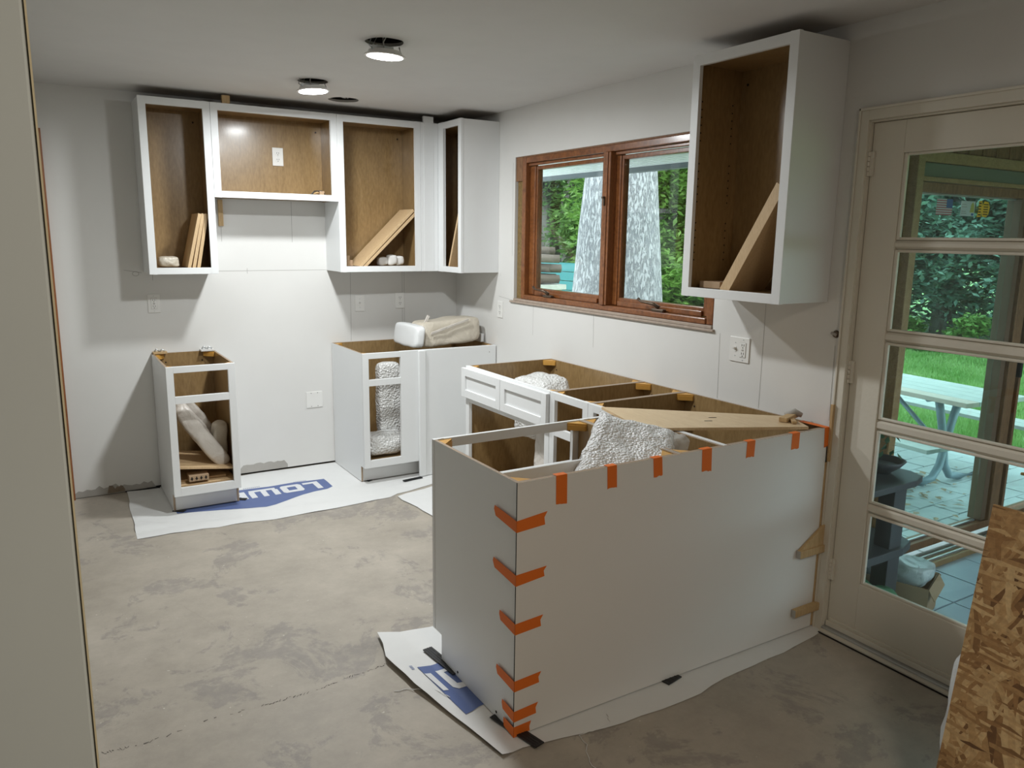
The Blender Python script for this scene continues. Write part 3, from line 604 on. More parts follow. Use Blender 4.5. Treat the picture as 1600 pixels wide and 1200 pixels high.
# wood strips at the peninsula/wall joint ------------------------------
m = MB(); m.obox((-.022, -3.3425, .735), (.0, -.012, 0), (.022, 0, 0), (-.006, 0, .24), PINE)
tag(m.build('wood_shim', None, .001), 'thin pine shim standing up above the peninsula at the door casing', 'wood strip')
m = MB(); m.box(-.029, -.0015, -3.3425, -3.336, .007, .73, PINE)
tag(m.build('wood_strip', None, .001), 'long vertical pine strip closing the gap between panel and door casing', 'wood strip')
def bracket(zb, label, tri):
    m = MB(); m.box(-.165, -.002, -3.366, -3.3445, zb, zb+.032, PINE, {'-x': GREY})
    if tri: m.prism([(-.155, zb+.032), (-.003, zb+.032), (-.003, zb+.125)], 'y', -3.358, -3.3445, PINE)
    tag(m.build('wood_block', None, .001), label, 'wood block')
bracket(.345, 'pine stick with a wedge above it nailed low on the peninsula panel', True)
bracket(.085, 'short pine stick near the floor on the peninsula panel', False)

# loose plywood panel lying over the corner ----------------------------
def slab(name, pts, t, mat, label, cat, edge=None, holes=None):
    """pts: 4 coplanar-ish corners (top side), thickness downwards"""
    P = [Vector(p) for p in pts]; n = (P[1]-P[0]).cross(P[3]-P[0]).normalized()
    if n.z < 0: n = -n
    m = MB(); q = [p-n*t for p in P]
    m.hexa([q[0], q[1], q[3], q[2], P[0], P[1], P[3], P[2]], edge or mat, {'+z': mat, '-z': mat})
    t_ = thing(name, P[0], 0, label, cat)
    o = m.build('board', t_, .0008); o.location = -P[0]
    if holes:
        m = MB()
        for hx in holes: 
            f = [Vector(h_)+n*.0006 for h_ in hx]; m.poly(f, DARK)
        o = m.build('slot_holes', t_); o.location = -P[0]
    return t_
zt = B+.014
slab('plywood_panel', [(-.640, -2.632, zt), (-.045, -3.160, zt), (-.13, -3.325, zt), (-.745, -3.02, zt)][:4], .012, PLYH, 'light plywood panel lying across the peninsula corner cabinet', 'panel', BOARD,
     [[(-.375, -3.02, zt), (-.345, -3.035, zt), (-.342, -3.027, zt), (-.372, -3.012, zt)], [(-.435, -3.055, zt), (-.405, -3.07, zt), (-.402, -3.062, zt), (-.432, -3.047, zt)]])
m = MB()
m.obox((-.16, -3.24, B+.016), (.13, .045, 0), (-.012, .03, 0), (0, 0, .018), PINE); m.obox((-.14, -3.275, B+.016), (.06, .07, 0), (-.015, .012, 0), (0, 0, .01), PINE)
m.build  # pine offcuts
tag(m.build('wood_offcuts', None, .001), 'two small pine offcuts lying at the wall end of the peninsula', 'offcut')
m = MB(); m.tube([(-.085, -3.17, B+.025), (-.055, -3.195, B+.04), (-.035, -3.215, B+.028)], [.012, .016, .01], GREY, 8)
tag(m.build('metal_latch'), 'small grey metal catch lying by the pine offcuts', 'hardware')

# ------------------------------------------------------------------ shelf boards leaning in the cabinets
def lean_board(name, p0, p1, wv, tv, mat, label, cat='board', group=None):
    """bottom corner p0, top corner p1, wv width vector (front->back), tv thickness vector"""
    p0 = Vector(p0); a = Vector(p1)-p0
    m = MB(); m.obox((0, 0, 0), a, wv, tv, mat)
    o = m.build(name, None, .0008); o.location = p0; tag(o, label, cat, group); return o
zb = 1.3799+.036
G = 'loose cabinet shelves'
for k in range(3):
    lean_board('shelf_board', (-1.945+.0265*k, -.262, zb+.002), (-1.868+.0195*k, -.262, 1.738), (0, .22, 0), (.0185, 0, -.004), BOARD,
               ['leftmost of three shelf boards leaning in the left wall cabinet', 'middle of three shelf boards leaning in the left wall cabinet', 'rightmost of three shelf boards leaning in the left wall cabinet'][k], group=G)
for k in range(2):
    lean_board('shelf_board', (-.867+.032*k, -.262, zb+.003), (-.472+.026*k, -.262, 1.803-.012*k), (0, .225, 0), (.0125, 0, -.013), BOARD,
               ['upper of two shelf boards leaning at 45 degrees in a wall cabinet', 'lower of two shelf boards leaning at 45 degrees in a wall cabinet'][k], group=G)
lean_board('shelf_board', (-.265, -.39, zb+.002), (-.265, -.545, 1.80), (.22, 0, 0), (0, -.018, -.004), BOARD, 'shelf board leaning in the dark corner wall cabinet', group=G)
lean_board('shelf_board', (-.262, -2.925, zb+.004), (-.262, -3.185, 1.845), (.22, 0, 0), (0, -.042, -.022), BOARD, 'thick shelf board leaning in the wall cabinet right of the window', group=G)
m = MB(); m.box(-.24, -.10, -2.905, -2.785, zb+.001, zb+.03, CARD); tag(m.build('wood_block', None, .002), 'brown block on the floor of the wall cabinet right of the window', 'wood block')

def lumpy(name, c, ax, ay, az, mat, label, cat, amp=.015, freq=7, seg=10, par=None, power=.35, group=None, seed=0):
    """soft wrapped package: superellipsoid-ish box (half vectors ax,ay,az) with noise"""
    bm = bmesh.new(); bmesh.ops.create_cube(bm, size=2); bmesh.ops.subdivide_edges(bm, edges=bm.edges[:], cuts=seg, use_grid_fill=True)
    ax, ay, az = Vector(ax), Vector(ay), Vector(az); c = Vector(c)
    for v in bm.verts:
        p = v.co.copy(); l = (abs(p.x)**8+abs(p.y)**8+abs(p.z)**8)**(1/8); q = p/l*1.0; s = q.normalized()
        q = q.lerp(s*1.0, power)
        w_ = ax*q.x+ay*q.y+az*q.z; d = noise.noise(w_*freq+Vector((seed*3.7, 0, 0))+c)
        d2 = noise.noise(w_*freq*3+Vector((0, seed, 5)))
        v.co = w_+w_.normalized()*(d*amp+d2*amp*.4)
    for f in bm.faces: f.smooth = True
    me = bpy.data.meshes.new(name); bm.to_mesh(me); bm.free(); me.materials.append(mat); o = bpy.data.objects.new(name, me); C.objects.link(o)
    o.location = c
    if par: o.parent = par
    if label: tag(o, label, cat, group)
    return o
# contents of wall cabinets
lumpy('hardware_bag', (-2.04, -.17, zb+.034), (.062, 0, 0), (0, .06, 0), (0, 0, .032), FOAM, 'crinkled bag of hardware in the left wall cabinet', 'bag', .008, 20)
m = MB(); m.tube([(-1.16, -.2, 1.874), (-1.13, -.18, 1.90), (-1.09, -.2, 1.902), (-1.07, -.21, 1.878)], .004, BLACK, 6); m.tube([(-1.15, -.17, 1.874), (-1.12, -.2, 1.892), (-1.08, -.15, 1.885), (-1.06, -.13, 1.874)], .004, PINE, 6)
m.box(-1.105, -1.075, -.21, -.17, 1.873, 1.90, CARD)
tag(m.build('wire_coil'), 'coil of wire at the right end of the short wall cabinet', 'wire')
for k, (x, y, s) in enumerate([(-.665, -.17, .028), (-.60, -.18, .036), (-.54, -.16, .032)]):
    lumpy('hardware_pack', (x, y, zb+s+.002), (.036, 0, 0), (0, .03, 0), (0, 0, s), WPLAS, ['leftmost small white hardware pack in the wide wall cabinet', 'middle small white hardware pack in the wide wall cabinet', 'rightmost small white hardware pack in the wide wall cabinet'][k], 'pack', .005, 30, 5, group='small hardware packs')
m = MB(); m.box(-.955, -.92, -.22, -.1, zb+.001, zb+.07, CARD); m.box(-.915, -.89, -.2, -.12, zb+.001, zb+.04, CARD)
tag(m.build('cardboard_box', None, .001), 'narrow cardboard pieces at the left of the wide wall cabinet', 'cardboard')

# strips by the wall cabinets
m = MB(); m.box(-1.705, -1.677, -.022, -.001, 1.668, 1.832, PINE); tag(m.build('wood_strip'), 'short pine strip hanging below the short wall cabinet', 'wood strip')
m = MB(); m.box(-1.70, -1.655, -.28, -.25, 2.379, 2.425, PINE); tag(m.build('wood_block'), 'pine block above the joint of the left wall cabinets', 'wood block')

# contents of base cabinet 1
lumpy('foam_package', (-1.955, -.42, .42), (.042, 0, .028), (0, .10, 0), (-.132, 0, .205), FOAMW, 'long foam wrapped part leaning in the narrow left base cabinet', 'package', .015, 9, 12, power=.25, seed=2)
lumpy('foam_package', (-1.93, -.22, .46), (.04, 0, .03), (0, .06, 0), (-.095, 0, .15), FOAMW, 'foam wrapped part leaning behind another in the narrow left base cabinet', 'package', .012, 9, 10, power=.3, seed=5)
lumpy('plastic_bag', (-1.842, -.36, .36), (.045, 0, 0), (0, .07, 0), (0.008, 0, .125), FOAM, 'clear bagged bundle standing at the right in the narrow left base cabinet', 'bag', .012, 10, 10, seed=8)
m = MB(); m.obox((-2.125, -.56, .265), (.32, 0, -.042), (0, .4, 0), (0, 0, .014), BOARD); tag(m.build('shelf_board', None, .001), 'shelf board lying tilted in the narrow left base cabinet', 'board', G)
m = MB(); m.box(-2.12, -1.80, -.57, -.15, .152, .166, BOARD); m.box(-2.12, -1.84, -.50, -.2, .166, .178, BOARD); tag(m.build('shelf_board', None, .001), 'shelf board lying flat at the bottom of the narrow left base cabinet', 'board', G)
m = MB(); m.box(-2.06, -1.95, -.57, -.48, .18, .215, CARD)
for k in range(4):
    m.box(-2.048+k*.026, -2.042+k*.026, -.572, -.5705, .188, .208, DARK); m.box(-2.053+k*.026, -2.037+k*.026, -.572, -.5705, .195, .200, DARK)
tag(m.build('cardboard_box', None, .003), 'small brown carton with dark crosses in the narrow left base cabinet', 'box')
for k, x in enumerate((-2.145, -1.865)):
    m = MB(); m.box(x, x+.08, -.06, .0-.005, B+.001, B+.012, PINE if k == 0 else WPLAS); m.tube([(x+.01, -.03, B+.014), (x+.02, -.03, B+.03), (x+.035, -.03, B+.015)], .005, METAL, 6); m.tube([(x+.04, -.04, B+.014), (x+.052, -.035, B+.026), (x+.07, -.04, B+.015)], .005, METAL, 6)
    tag(m.build('clamp'), ['small metal clips on the back left corner of the narrow left base cabinet', 'white strip with clips on the back right corner of the narrow left base cabinet'][k], 'clip')
# contents of blind corner base
lumpy('bubble_wrap_package', (-.70, -.33, .50), (.085, 0, .0), (0, .05, 0), (-.005, 0, .265), BUB, 'tall bubble wrapped panel standing in the blind corner base', 'package', .012, 8, 12, power=.12, seed=1)
lumpy('bubble_wrapped_bundle', (-.79, -.46, .235), (.145, 0, 0), (0, .09, 0), (0, 0, .075), BUB, 'bubble wrapped bundle on the bottom of the blind corner base', 'package', .015, 12, 10, seed=4)
m = MB(); m.box(-.96, -.87, -.22, -.05, .155, .38, CARD); tag(m.build('cardboard_box', None, .002), 'plain carton behind the bubble wrap in the blind corner base', 'box')
# packs on top of blind corner base
lumpy('wrapped_package', (-.555, -.36, .95), (.035, 0, .0), (0, .2, 0), (.012, 0, .075), WHITE, 'white wrapped panel end on top of the blind corner base', 'package', .006, 8, 8, power=.06, seed=3)
lumpy('foam_wrapped_bundle', (-.285, -.40, .965), (.232, 0, .012), (0, .10, 0), (0, .02, .088), FOAM, 'beige foam wrapped bundle on top of the blind corner base', 'package', .016, 6, 14, power=.10, seed=6)
m = MB(); m.obox((-.46, -.51, .96), (.29, 0, .085), (0, -.008, 0), (.002, 0, .018), FOAMW); m.obox((-.485, -.45, 1.03), (.03, 0, .06), (0, .01, 0), (.02, 0, -.01), FOAMW)
tag(m.build('plastic_flap', None, .003), 'folded plastic flap on the beige foam bundle', 'plastic')
for k, (x, s) in enumerate([(-.05, .13), (.0, .0)][:1]):
    m = MB(); m.obox((-.13, -.33, B+.001), (.09, 0, 0), (0, .26, 0), (.03, 0, .135), WHITE); tag(m.build('wrapped_package', None, .003), 'white panel end leaning right of the beige foam bundle', 'package')
m = MB(); m.obox((-.035, -.45, B+.002), (.024, 0, 0), (0, .2, 0), (.004, 0, .06), WHITE); tag(m.build('white_wedge', None, .003), 'small white panel wedge at the wall end of the blind corner base', 'panel')
m = MB(); m.box(-.46, -.41, -.03, -.002, B+.001, B+.018, PINE); tag(m.build('wood_block'), 'tiny pine block on the back edge of the blind corner base', 'wood block')
# sink base contents
lumpy('bubble_wrapped_bundle', (-.27, -1.60, .655), (.13, .04, 0), (-.04, .15, 0), (0, 0.02, .19), BUB, 'bubble wrapped bundle standing in the sink base', 'package', .03, 6, 12, power=.4, seed=9)
lumpy('bubble_wrapped_bundle', (-.22, -1.99, .60), (.12, .0, 0), (0, .13, 0), (0, 0, .15), BUB, 'second bubble wrapped bundle slumped lower in the sink base', 'package', .03, 6, 12, power=.4, seed=12)
lumpy('bubble_wrapped_bundle', (-.50, -2.03, .40), (.05, .0, 0), (0, .09, 0), (0, 0, .24), FOAMW, 'white foam wrapped bundle standing at the sink base opening', 'package', .02, 6, 12, power=.3, seed=15)
# bubble wrapped drawer front sticking out of the peninsula
def wrapslab(A, Bp, Cc, Dd, th, mat, label, seed=0, name='bubble_wrap_package', amp=.012):
    """A top-left, B top-right, C bottom-right, D bottom-left"""
    A, Bp, Cc, Dd = map(Vector, (A, Bp, Cc, Dd)); n = (Bp-A).cross(Dd-A).normalized(); nu, nv = 46, 40; cen = (A+Bp+Cc+Dd)/4
    m = MB(); V = {}
    for s in (0, 1):
        for i in range(nu+1):
            for j in range(nv+1):
                u, v = i/nu, j/nv
                p = (A.lerp(Bp, u)).lerp(Dd.lerp(Cc, u), v); e = min(u, 1-u, v, 1-v); prof = min(1, e*9)**.5
                wv_ = noise.noise(p*9+Vector((seed, 0, s*4)))*amp+noise.noise(p*28+Vector((seed, 3, s)))*amp*.45
                edge = n*0+(p-cen).normalized()*noise.noise(p*22+Vector((0, seed, 0)))*.012*(1 if e < .04 else 0)
                V[s, i, j] = m.bm.verts.new(p+edge+n*((th/2)*prof*(1 if s else -1)+wv_)-cen)
    k = m.mi(mat)
    for s in (0, 1):
        for i in range(nu):
            for j in range(nv):
                f = m.bm.faces.new((V[s, i, j], V[s, i+1, j], V[s, i+1, j+1], V[s, i, j+1])); f.smooth = True; f.material_index = k
    bmesh.ops.remove_doubles(m.bm, verts=m.bm.verts[:], dist=1e-4)
    o = m.build(name); o.location = cen; tag(o, label, 'package'); return o
wrapslab((-.945, -3.015, .972), (-.675, -3.12, .888), (-.83, -3.312, .83), (-1.315, -3.312, .815), .045, bubble('bubble_wrap_silver', .97, (.95, .95, .95), 105, 1.0, .3, 1.2), 'silvery bubble wrapped panel poking out of the peninsula', 3)
lumpy('plastic_bag', (-.71, -3.14, .80), (.06, 0, 0), (0, .06, 0), (.01, 0, .09), BAG, 'clear plastic tail of the wrap in the middle peninsula cabinet', 'bag', .02, 12, 10, seed=21)

# ------------------------------------------------------------------ DROP CLOTHS
def cloth_h(x, y, k):
    z = .0016+.0012*(noise.noise(Vector((x*6, y*6, k)))+.6)
    if k == 3: z += max(0, (-1.565-x))*.22*(1+.35*noise.noise(Vector((x*2, y*4, 2)))) if x < -1.565 else 0
    if k == 1: z += .012*max(0, noise.noise(Vector((x*4+3, y*9, 1))))*(1 if (y < -.66 or (x < -2.2)) else 0.15)
    return z
def inside(p, poly):
    x, y = p; r = False; j = len(poly)-1
    for i in range(len(poly)):
        xi, yi = poly[i]; xj, yj = poly[j]
        if (yi > y) != (yj > y) and x < (xj-xi)*(y-yi)/(yj-yi)+xi: r = not r
        j = i
    return r
def drape(polys, k, mat, off, name, parent=None, cuts=5, wob=.0, offk=0):
    m = MB()
    for poly in polys:
        bm = m.bm; f = bm.faces.new([bm.verts.new((x, y, 0)) for x, y in poly]); f.material_index = m.mi(mat)
    bmesh.ops.triangulate(m.bm, faces=m.bm.faces[:])
    for it in range(cuts):
        es = [e for e in m.bm.edges if e.calc_length() > (.02 if off else .03)]
        if not es: break
        bmesh.ops.subdivide_edges(m.bm, edges=es, cuts=1); bmesh.ops.triangulate(m.bm, faces=m.bm.faces[:])
    for v in m.bm.verts: 
        v.co.z = cloth_h(v.co.x, v.co.y, k)+off
    for f in m.bm.faces: f.smooth = True
    o = m.build(name, parent); return o
def wobble(poly, amp, step=.07, seed=0):
    out = []
    for i in range(len(poly)):
        a = Vector(poly[i]); b = Vector(poly[(i+1) % len(poly)]); n = max(1, int((b-a).length/step)); d = (b-a).normalized(); nn = Vector((-d.y, d.x))
        for k in range(n):
            p = a.lerp(b, k/n)
            if k: p += nn*amp*noise.noise(Vector((p.x*5, p.y*5, seed)))*2
            out.append((p.x, p.y))
    return out
cl1 = drape([wobble([(-2.352, -.004), (-2.385, -.888), (-2.05, -.90), (-1.6, -.945), (-1.2, -.93), (-.938, -.909), (-.60, -.80), (-.45, -.70), (-.45, -.004)], .012)], 1, CLOTH, 0, 'drop_cloth')
tag(cl1, 'white paper drop cloth with blue printing under the back wall cabinets', 'drop cloth')
blue = [(-1.185, -.347), (-1.185, -.53), (-1.23, -.562), (-1.32, -.575), (-1.40, -.60), (-1.50, -.65), (-1.60, -.70), (-1.66, -.715), (-1.74, -.70), (-1.90, -.64), (-2.05, -.60), (-2.14, -.58), (-2.14, -.33), (-1.73, -.318), (-1.55, -.335), (-1.4, -.328)]
drape([blue], 1, BLUE, .0006, 'printed_logo', cl1)['label'] = 'blue gabled logo shape printed on the cloth'
def rects(rs): return [[(a, b), (c, b), (c, d), (a, d)] for a, b, c, d in rs]
ty0, ty1 = -.375, -.52   # letter bottoms away from the camera, tops towards it
s_ = .03
LET = rects([(-1.245, ty0, -1.245-.036, ty1-.01), (-1.281, ty0, -1.345, ty0-.034)])                       # L
LET += [[(-1.375, ty0), (-1.48, ty0), (-1.495, ty0-.02), (-1.495, ty0-.04), (-1.36, ty0-.04), (-1.36, ty0-.02)], [(-1.36, ty0-.105), (-1.495, ty0-.105), (-1.495, ty0-.125), (-1.48, ty1), (-1.375, ty1), (-1.36, ty0-.125)]]
LET += rects([(-1.36, ty0-.04, -1.40, ty0-.105), (-1.455, ty0-.04, -1.495, ty0-.105)])                    # O
LET += rects([(-1.525, ty0, -1.690, ty0-.036), (-1.515, ty0-.036, -1.552, ty1), (-1.588, ty0-.036, -1.622, ty1), (-1.66, ty0-.036, -1.696, ty1)])   # W
LET += rects([(-1.715, ty0, -1.752, ty1), (-1.752, ty0, -1.80, ty0-.032), (-1.752, ty0-.058, -1.795, ty0-.088), (-1.752, ty1+.03, -1.80, ty1)])     # E
LET += rects([(-1.82, ty1+.045, -1.845, ty1), (-1.865, ty0, -1.95, ty0-.03), (-1.865, ty0-.058, -1.95, ty0-.088), (-1.865, ty1+.03, -1.95, ty1), (-1.92, ty0-.03, -1.95, ty0-.058), (-1.865, ty0-.088, -1.893, ty1+.03)])
drape(LET, 1, PRINTW, .0013, 'printed_letters', cl1)['label'] = 'white block letters LOWE\'S printed upside down to the camera'
sm = rects([(-1.30-.011*i, -.318, -1.306-.011*i, -.328) for i in range(8)])+rects([(-1.60-.012*i, -.300, -1.607-.012*i, -.310) for i in range(9)])
drape(sm, 1, BLUE, .0008, 'small_print', cl1, 0)
cl2 = drape([wobble([(-.895, -.925), (-.62, -.85), (-.2, -.85), (-.2, -2.4), (-.75, -2.4), (-.86, -1.9), (-.859, -1.321)], .01)], 2, CLOTH, 0.003, 'drop_cloth')
tag(cl2, 'white paper drop cloth under the sink base', 'drop cloth')
cl3 = drape([wobble([(-1.660, -2.50), (-1.437, -2.534), (-.2, -2.56), (-.03, -2.6), (-.015, -3.392), (-.30, -3.43), (-.575, -3.437), (-.8, -3.47), (-1.075, -3.462), (-1.3, -3.44), (-1.52, -3.40), (-1.60, -3.405), (-1.67, -3.0), (-1.705, -2.7)], .008)], 3, CLOTH, 0, 'drop_cloth', None, 8)
tag(cl3, 'white paper drop cloth under the peninsula with a turned up edge', 'drop cloth')
drape([[(-1.625, -2.815), (-1.40, -2.80), (-1.40, -3.12), (-1.535, -3.135), (-1.60, -3.16)]], 3, BLUE, .0022, 'printed_logo', cl3)['label'] = 'blue logo patch printed on the cloth'
drape([[(-1.622, -2.872), (-1.596, -2.872), (-1.584, -3.00), (-1.606, -3.00)], [(-1.572, -2.86), (-1.548, -2.86), (-1.535, -2.97), (-1.56, -2.985)], [(-1.535, -2.97), (-1.56, -2.985), (-1.545, -3.005), (-1.50, -3.005), (-1.49, -2.98)], [(-1.548, -2.86), (-1.49, -2.86), (-1.49, -2.88), (-1.549, -2.88)]], 3, PRINTW, .0040, 'printed_letters', cl3)['label'] = 'white block letter strokes printed on the blue patch'
drape(rects([(-1.640, -2.80-.008*i, -1.652, -2.804-.008*i) for i in range(4)]), 3, BLUE, .0025, 'small_print', cl3, 0)
# shims
def shim(x0, y0, dx, dy, label, L, W=.035, hgt=.005, z=.001):
    d = Vector((dx, dy, 0)).normalized(); n = Vector((-d.y, d.x, 0)); m = MB(); a = Vector((0, 0, 0))
    m.obox(a, d*L, n*W, (0, 0, hgt), BLACK)
    for k in range(3): m.obox(a+n*(W*(.2+.27*k))+Vector((0, 0, hgt)), d*L*.96, n*W*.06, (0, 0, .0012), BLACK)
    o = m.build('plastic_shim', None, .0005); o.location = (x0, y0, z); tag(o, label, 'shim', 'black plastic levelling shims')
shim(-1.537, -3.215, .22, -1, 'black plastic shim under the front corner of the peninsula', .22, .04, .004, .0075)
shim(-1.548, -2.70, .1, -1, 'black plastic shim under the toe kick side of the peninsula', .22, .04, .004, .0075)
shim(-.875, -3.325, .2, -1, 'small black plastic shim under the middle of the peninsula panel', .05, .08, .004, .004)
shim(-2.16, -.53, .6, -.5, 'black plastic shim under the front left foot of the narrow left base', .07, .035, .004, .003)
shim(-1.80, -.50, .8, -.5, 'black plastic shim under the front right foot of the narrow left base', .07, .035, .004, .003)
shim(-2.36, -.01, 1, -.06, 'long black plastic shim behind the narrow left base', .20, .035, .004, .003)
shim(-0.608, -0.644, -0.144, -0.017, 'black plastic shim poking out beside the blind corner base filler', .14, .03, .006, .008)
shim(-.97, -.50, .5, -1, 'black plastic shim under the front left foot of the blind corner base', .06, .035, .003, .003)
# string on floor
def strand(pts, r, mat, label, name='string'):
    m = MB(); P = []
    for a, b in zip(pts, pts[1:]):
        for k in range(4): P.append(Vector(a).lerp(Vector(b), k/4)+Vector((.01*noise.noise(Vector((k*3.3+a[0]*9, a[1]*4, 0))), .01*noise.noise(Vector((k*2.3, a[1]*7, 4))), 0)))
    m.tube(P, r, mat, 5); tag(m.build(name), label, 'string')
strand([(-1.175, -3.40, .004), (-1.20, -3.44, .003), (-1.27, -3.445, .003), (-1.325, -3.44, .003), (-1.33, -3.49, .003), (-1.37, -3.55, .003), (-1.38, -3.62, .003)], .0012, CLOTH, 'thin white string on the concrete in front of the peninsula')
strand([(-1.76, -2.90, .003), (-1.71, -2.91, .003), (-1.67, -2.95, .012), (-1.65, -2.93, .014), (-1.62, -3.02, .018), (-1.60, -3.06, .016)], .0014, CLOTH, 'loose plastic thread at the turned up cloth edge')

# ------------------------------------------------------------------ OSB board and plastic bundle
P0 = Vector((-.770, -4.286, .004)); P1 = Vector((-.6175, -4.2865, .9455))
upv = (P1-P0); wv = Vector((.02, -1, 0)).normalized()*.75
nrm = wv.cross(upv).normalized()
ob_ = thing('strand_board', P0, 0, 'rough strand board leaning at the right edge in front of the door', 'board')
mm = MB(); n_ = 14
x_ = upv.normalized(); y_ = wv.normalized()
# local frame so the strands lie in the board's plane
m = MB(); m.box(0, wv.length, 0, upv.length, -.0055, .0055, OSB); bo = m.build('board', ob_, .001)
bo.matrix_local = Matrix((y_, (x_-y_*x_.dot(y_)).normalized(), y_.cross(x_).normalized())).transposed().to_4x4()
# leaned on a wrapped bundle
lumpy('plastic_bundle', (-.50, -4.42, .27), (.17, 0, 0), (0, .21, 0), (0, 0, .265), bubble('cloudy_plastic', .9, (.75, .77, .77), 12, .5, .3), 'cloudy plastic wrapped bundle behind the strand board', 'bundle', .02, 8, 12, seed=31)

# ------------------------------------------------------------------ CEILING LIGHTS
LENS = emis('led_lens', (1, .99, .98), 30)
def downlight(x, y, z, tilt, label):
    t = thing('downlight', (x, y, z), 0, label, 'ceiling light', 'dangling LED downlights')
    t.rotation_euler = tilt
    m = MB(); n = 32; prof = [(.088, 0), (.088, .004), (.074, .012), (.07, .022), (.0, .022)]
    rings = [[m.bm.verts.new((r*math.cos(2*math.pi*k/n), r*math.sin(2*math.pi*k/n), zz)) for k in range(n)] for r, zz in prof[:-1]]
    for A_, B_ in zip(rings, rings[1:]):
        for k in range(n): f = m.bm.faces.new((A_[k], A_[(k+1) % n], B_[(k+1) % n], B_[k])); f.material_index = m.mi(WPLAS)
    m.bm.faces.new(rings[-1])
    inner = [m.bm.verts.new((.076*math.cos(2*math.pi*k/n), .076*math.sin(2*math.pi*k/n), -.001)) for k in range(n)]
    for k in range(n): m.bm.faces.new((rings[0][k], rings[0][(k+1) % n], inner[(k+1) % n], inner[k]))
    m.build('housing', t)
    m = MB(); m.disc((0, 0, -.002), .0765, LENS, 'z', 32); m.build('lens', t)
    for a in (.4, .4+math.pi):
        c, s_2 = math.cos(a), math.sin(a)
        m = MB(); m.tube([(c*.07, s_2*.07, .018), (c*.095, s_2*.095, .03), (c*.085, s_2*.085, .055)], .003, METAL, 6); m.box(c*.068-.008, c*.068+.008, s_2*.068-.008, s_2*.068+.008, .018, .034, METAL); m.build('spring_clip', t)
    for a in (1.5, 4.2, 2.6):
        c, s_2 = math.cos(a), math.sin(a); m = MB(); m.tube([(c*.03, s_2*.03, .02), (c*.05, s_2*.045, .05), (c*.04+.01, s_2*.06, .085), (c*.03, s_2*.03, .13)], .0028, WPLAS, 6); m.build('cable', t)
    m = MB(); m.box(-.045, .03, -.02, .03, .023, .04, METAL); m.build('driver_box', t)
    l = bpy.data.lights.new('led', 'AREA'); l.shape = 'DISK'; l.size = .15; l.energy = LED_POWER; l.color = LED_COL; l.spread = R(180)
    lo = bpy.data.objects.new('lamp_glow', l); C.objects.link(lo); lo.parent = t; lo.location = (0, 0, -.006)
downlight(-1.368, -1.975, 2.378, (R(3), R(2), 0), 'lit round downlight dangling from the nearer ceiling hole')
downlight(-1.362, -.95, 2.383, (R(-2), R(-3), 0), 'lit round downlight dangling from the farther ceiling hole')
# fixture of the room behind the camera (out of frame)
for i, (x, y) in enumerate([(-1.9, -5.7)]):
    t = thing('downlight', (x, y, H-.012), 0, ['round ceiling light behind the camera on the right', 'round ceiling light behind the camera on the left'][i], 'ceiling light')
    m = MB(); m.disc((0, 0, 0), .27, WPLAS, 'z', 24, .012); m.build('housing', t); m = MB(); m.disc((0, 0, -.001), .25, emis('warm_lens', (1, .88, .68), 3), 'z', 24); m.build('lens', t)
    l = bpy.data.lights.new('warm', 'AREA'); l.shape = 'DISK'; l.size = .5; l.energy = WARM_POWER; l.color = WARM_COL
    lo = bpy.data.objects.new('lamp_glow', l); C.objects.link(lo); lo.parent = t; lo.location = (0, 0, -.006)

# ------------------------------------------------------------------ OUTSIDE: ground
GZ = -.25
m = MB(); m.box(.12, 60, -30, 60, GZ-.2, GZ-.03, LAWN); struct('trim_7', m, None, 'soil under the lawn'); bpy.data.objects['trim_7'].name = 'ground'
bpy.data.objects['ground']['category'] = 'ground'
# lawn blades
random.seed(11)
def blades(n, region, name, mat, smin, smax):
    vs_, fs, = [], []
    for i in range(n):
        x, y = region(); a = random.uniform(0, 6.28); s = random.uniform(smin, smax); wd = s*.22; z = GZ-.03
        dx, dy = math.cos(a)*wd, math.sin(a)*wd; k = len(vs_)
        vs_ += [(x-dx, y-dy, z), (x+dx, y+dy, z), (x+random.uniform(-s, s)*.4, y+random.uniform(-s, s)*.4, z+s)]; fs.append((k, k+1, k+2))
    me = bpy.data.meshes.new(name); me.from_pydata(vs_, [], fs); me.materials.append(mat); o = bpy.data.objects.new(name, me); C.objects.link(o); return o
def reg():
    while True:
        x = random.uniform(4.0, 12.5); y = random.uniform(-3.5, 5.5)
        sl_ = (y+5.284)/(x+2.737)
        if (x > 4.75 or y > .15) and .36 < sl_ < .75 and random.random() < (5.5/x)**1.3: return x, y
tag(blades(90000, reg, 'lawn', GRASS, .035, .08), 'bright green mown lawn beyond the patio', 'lawn', None, 'stuff')
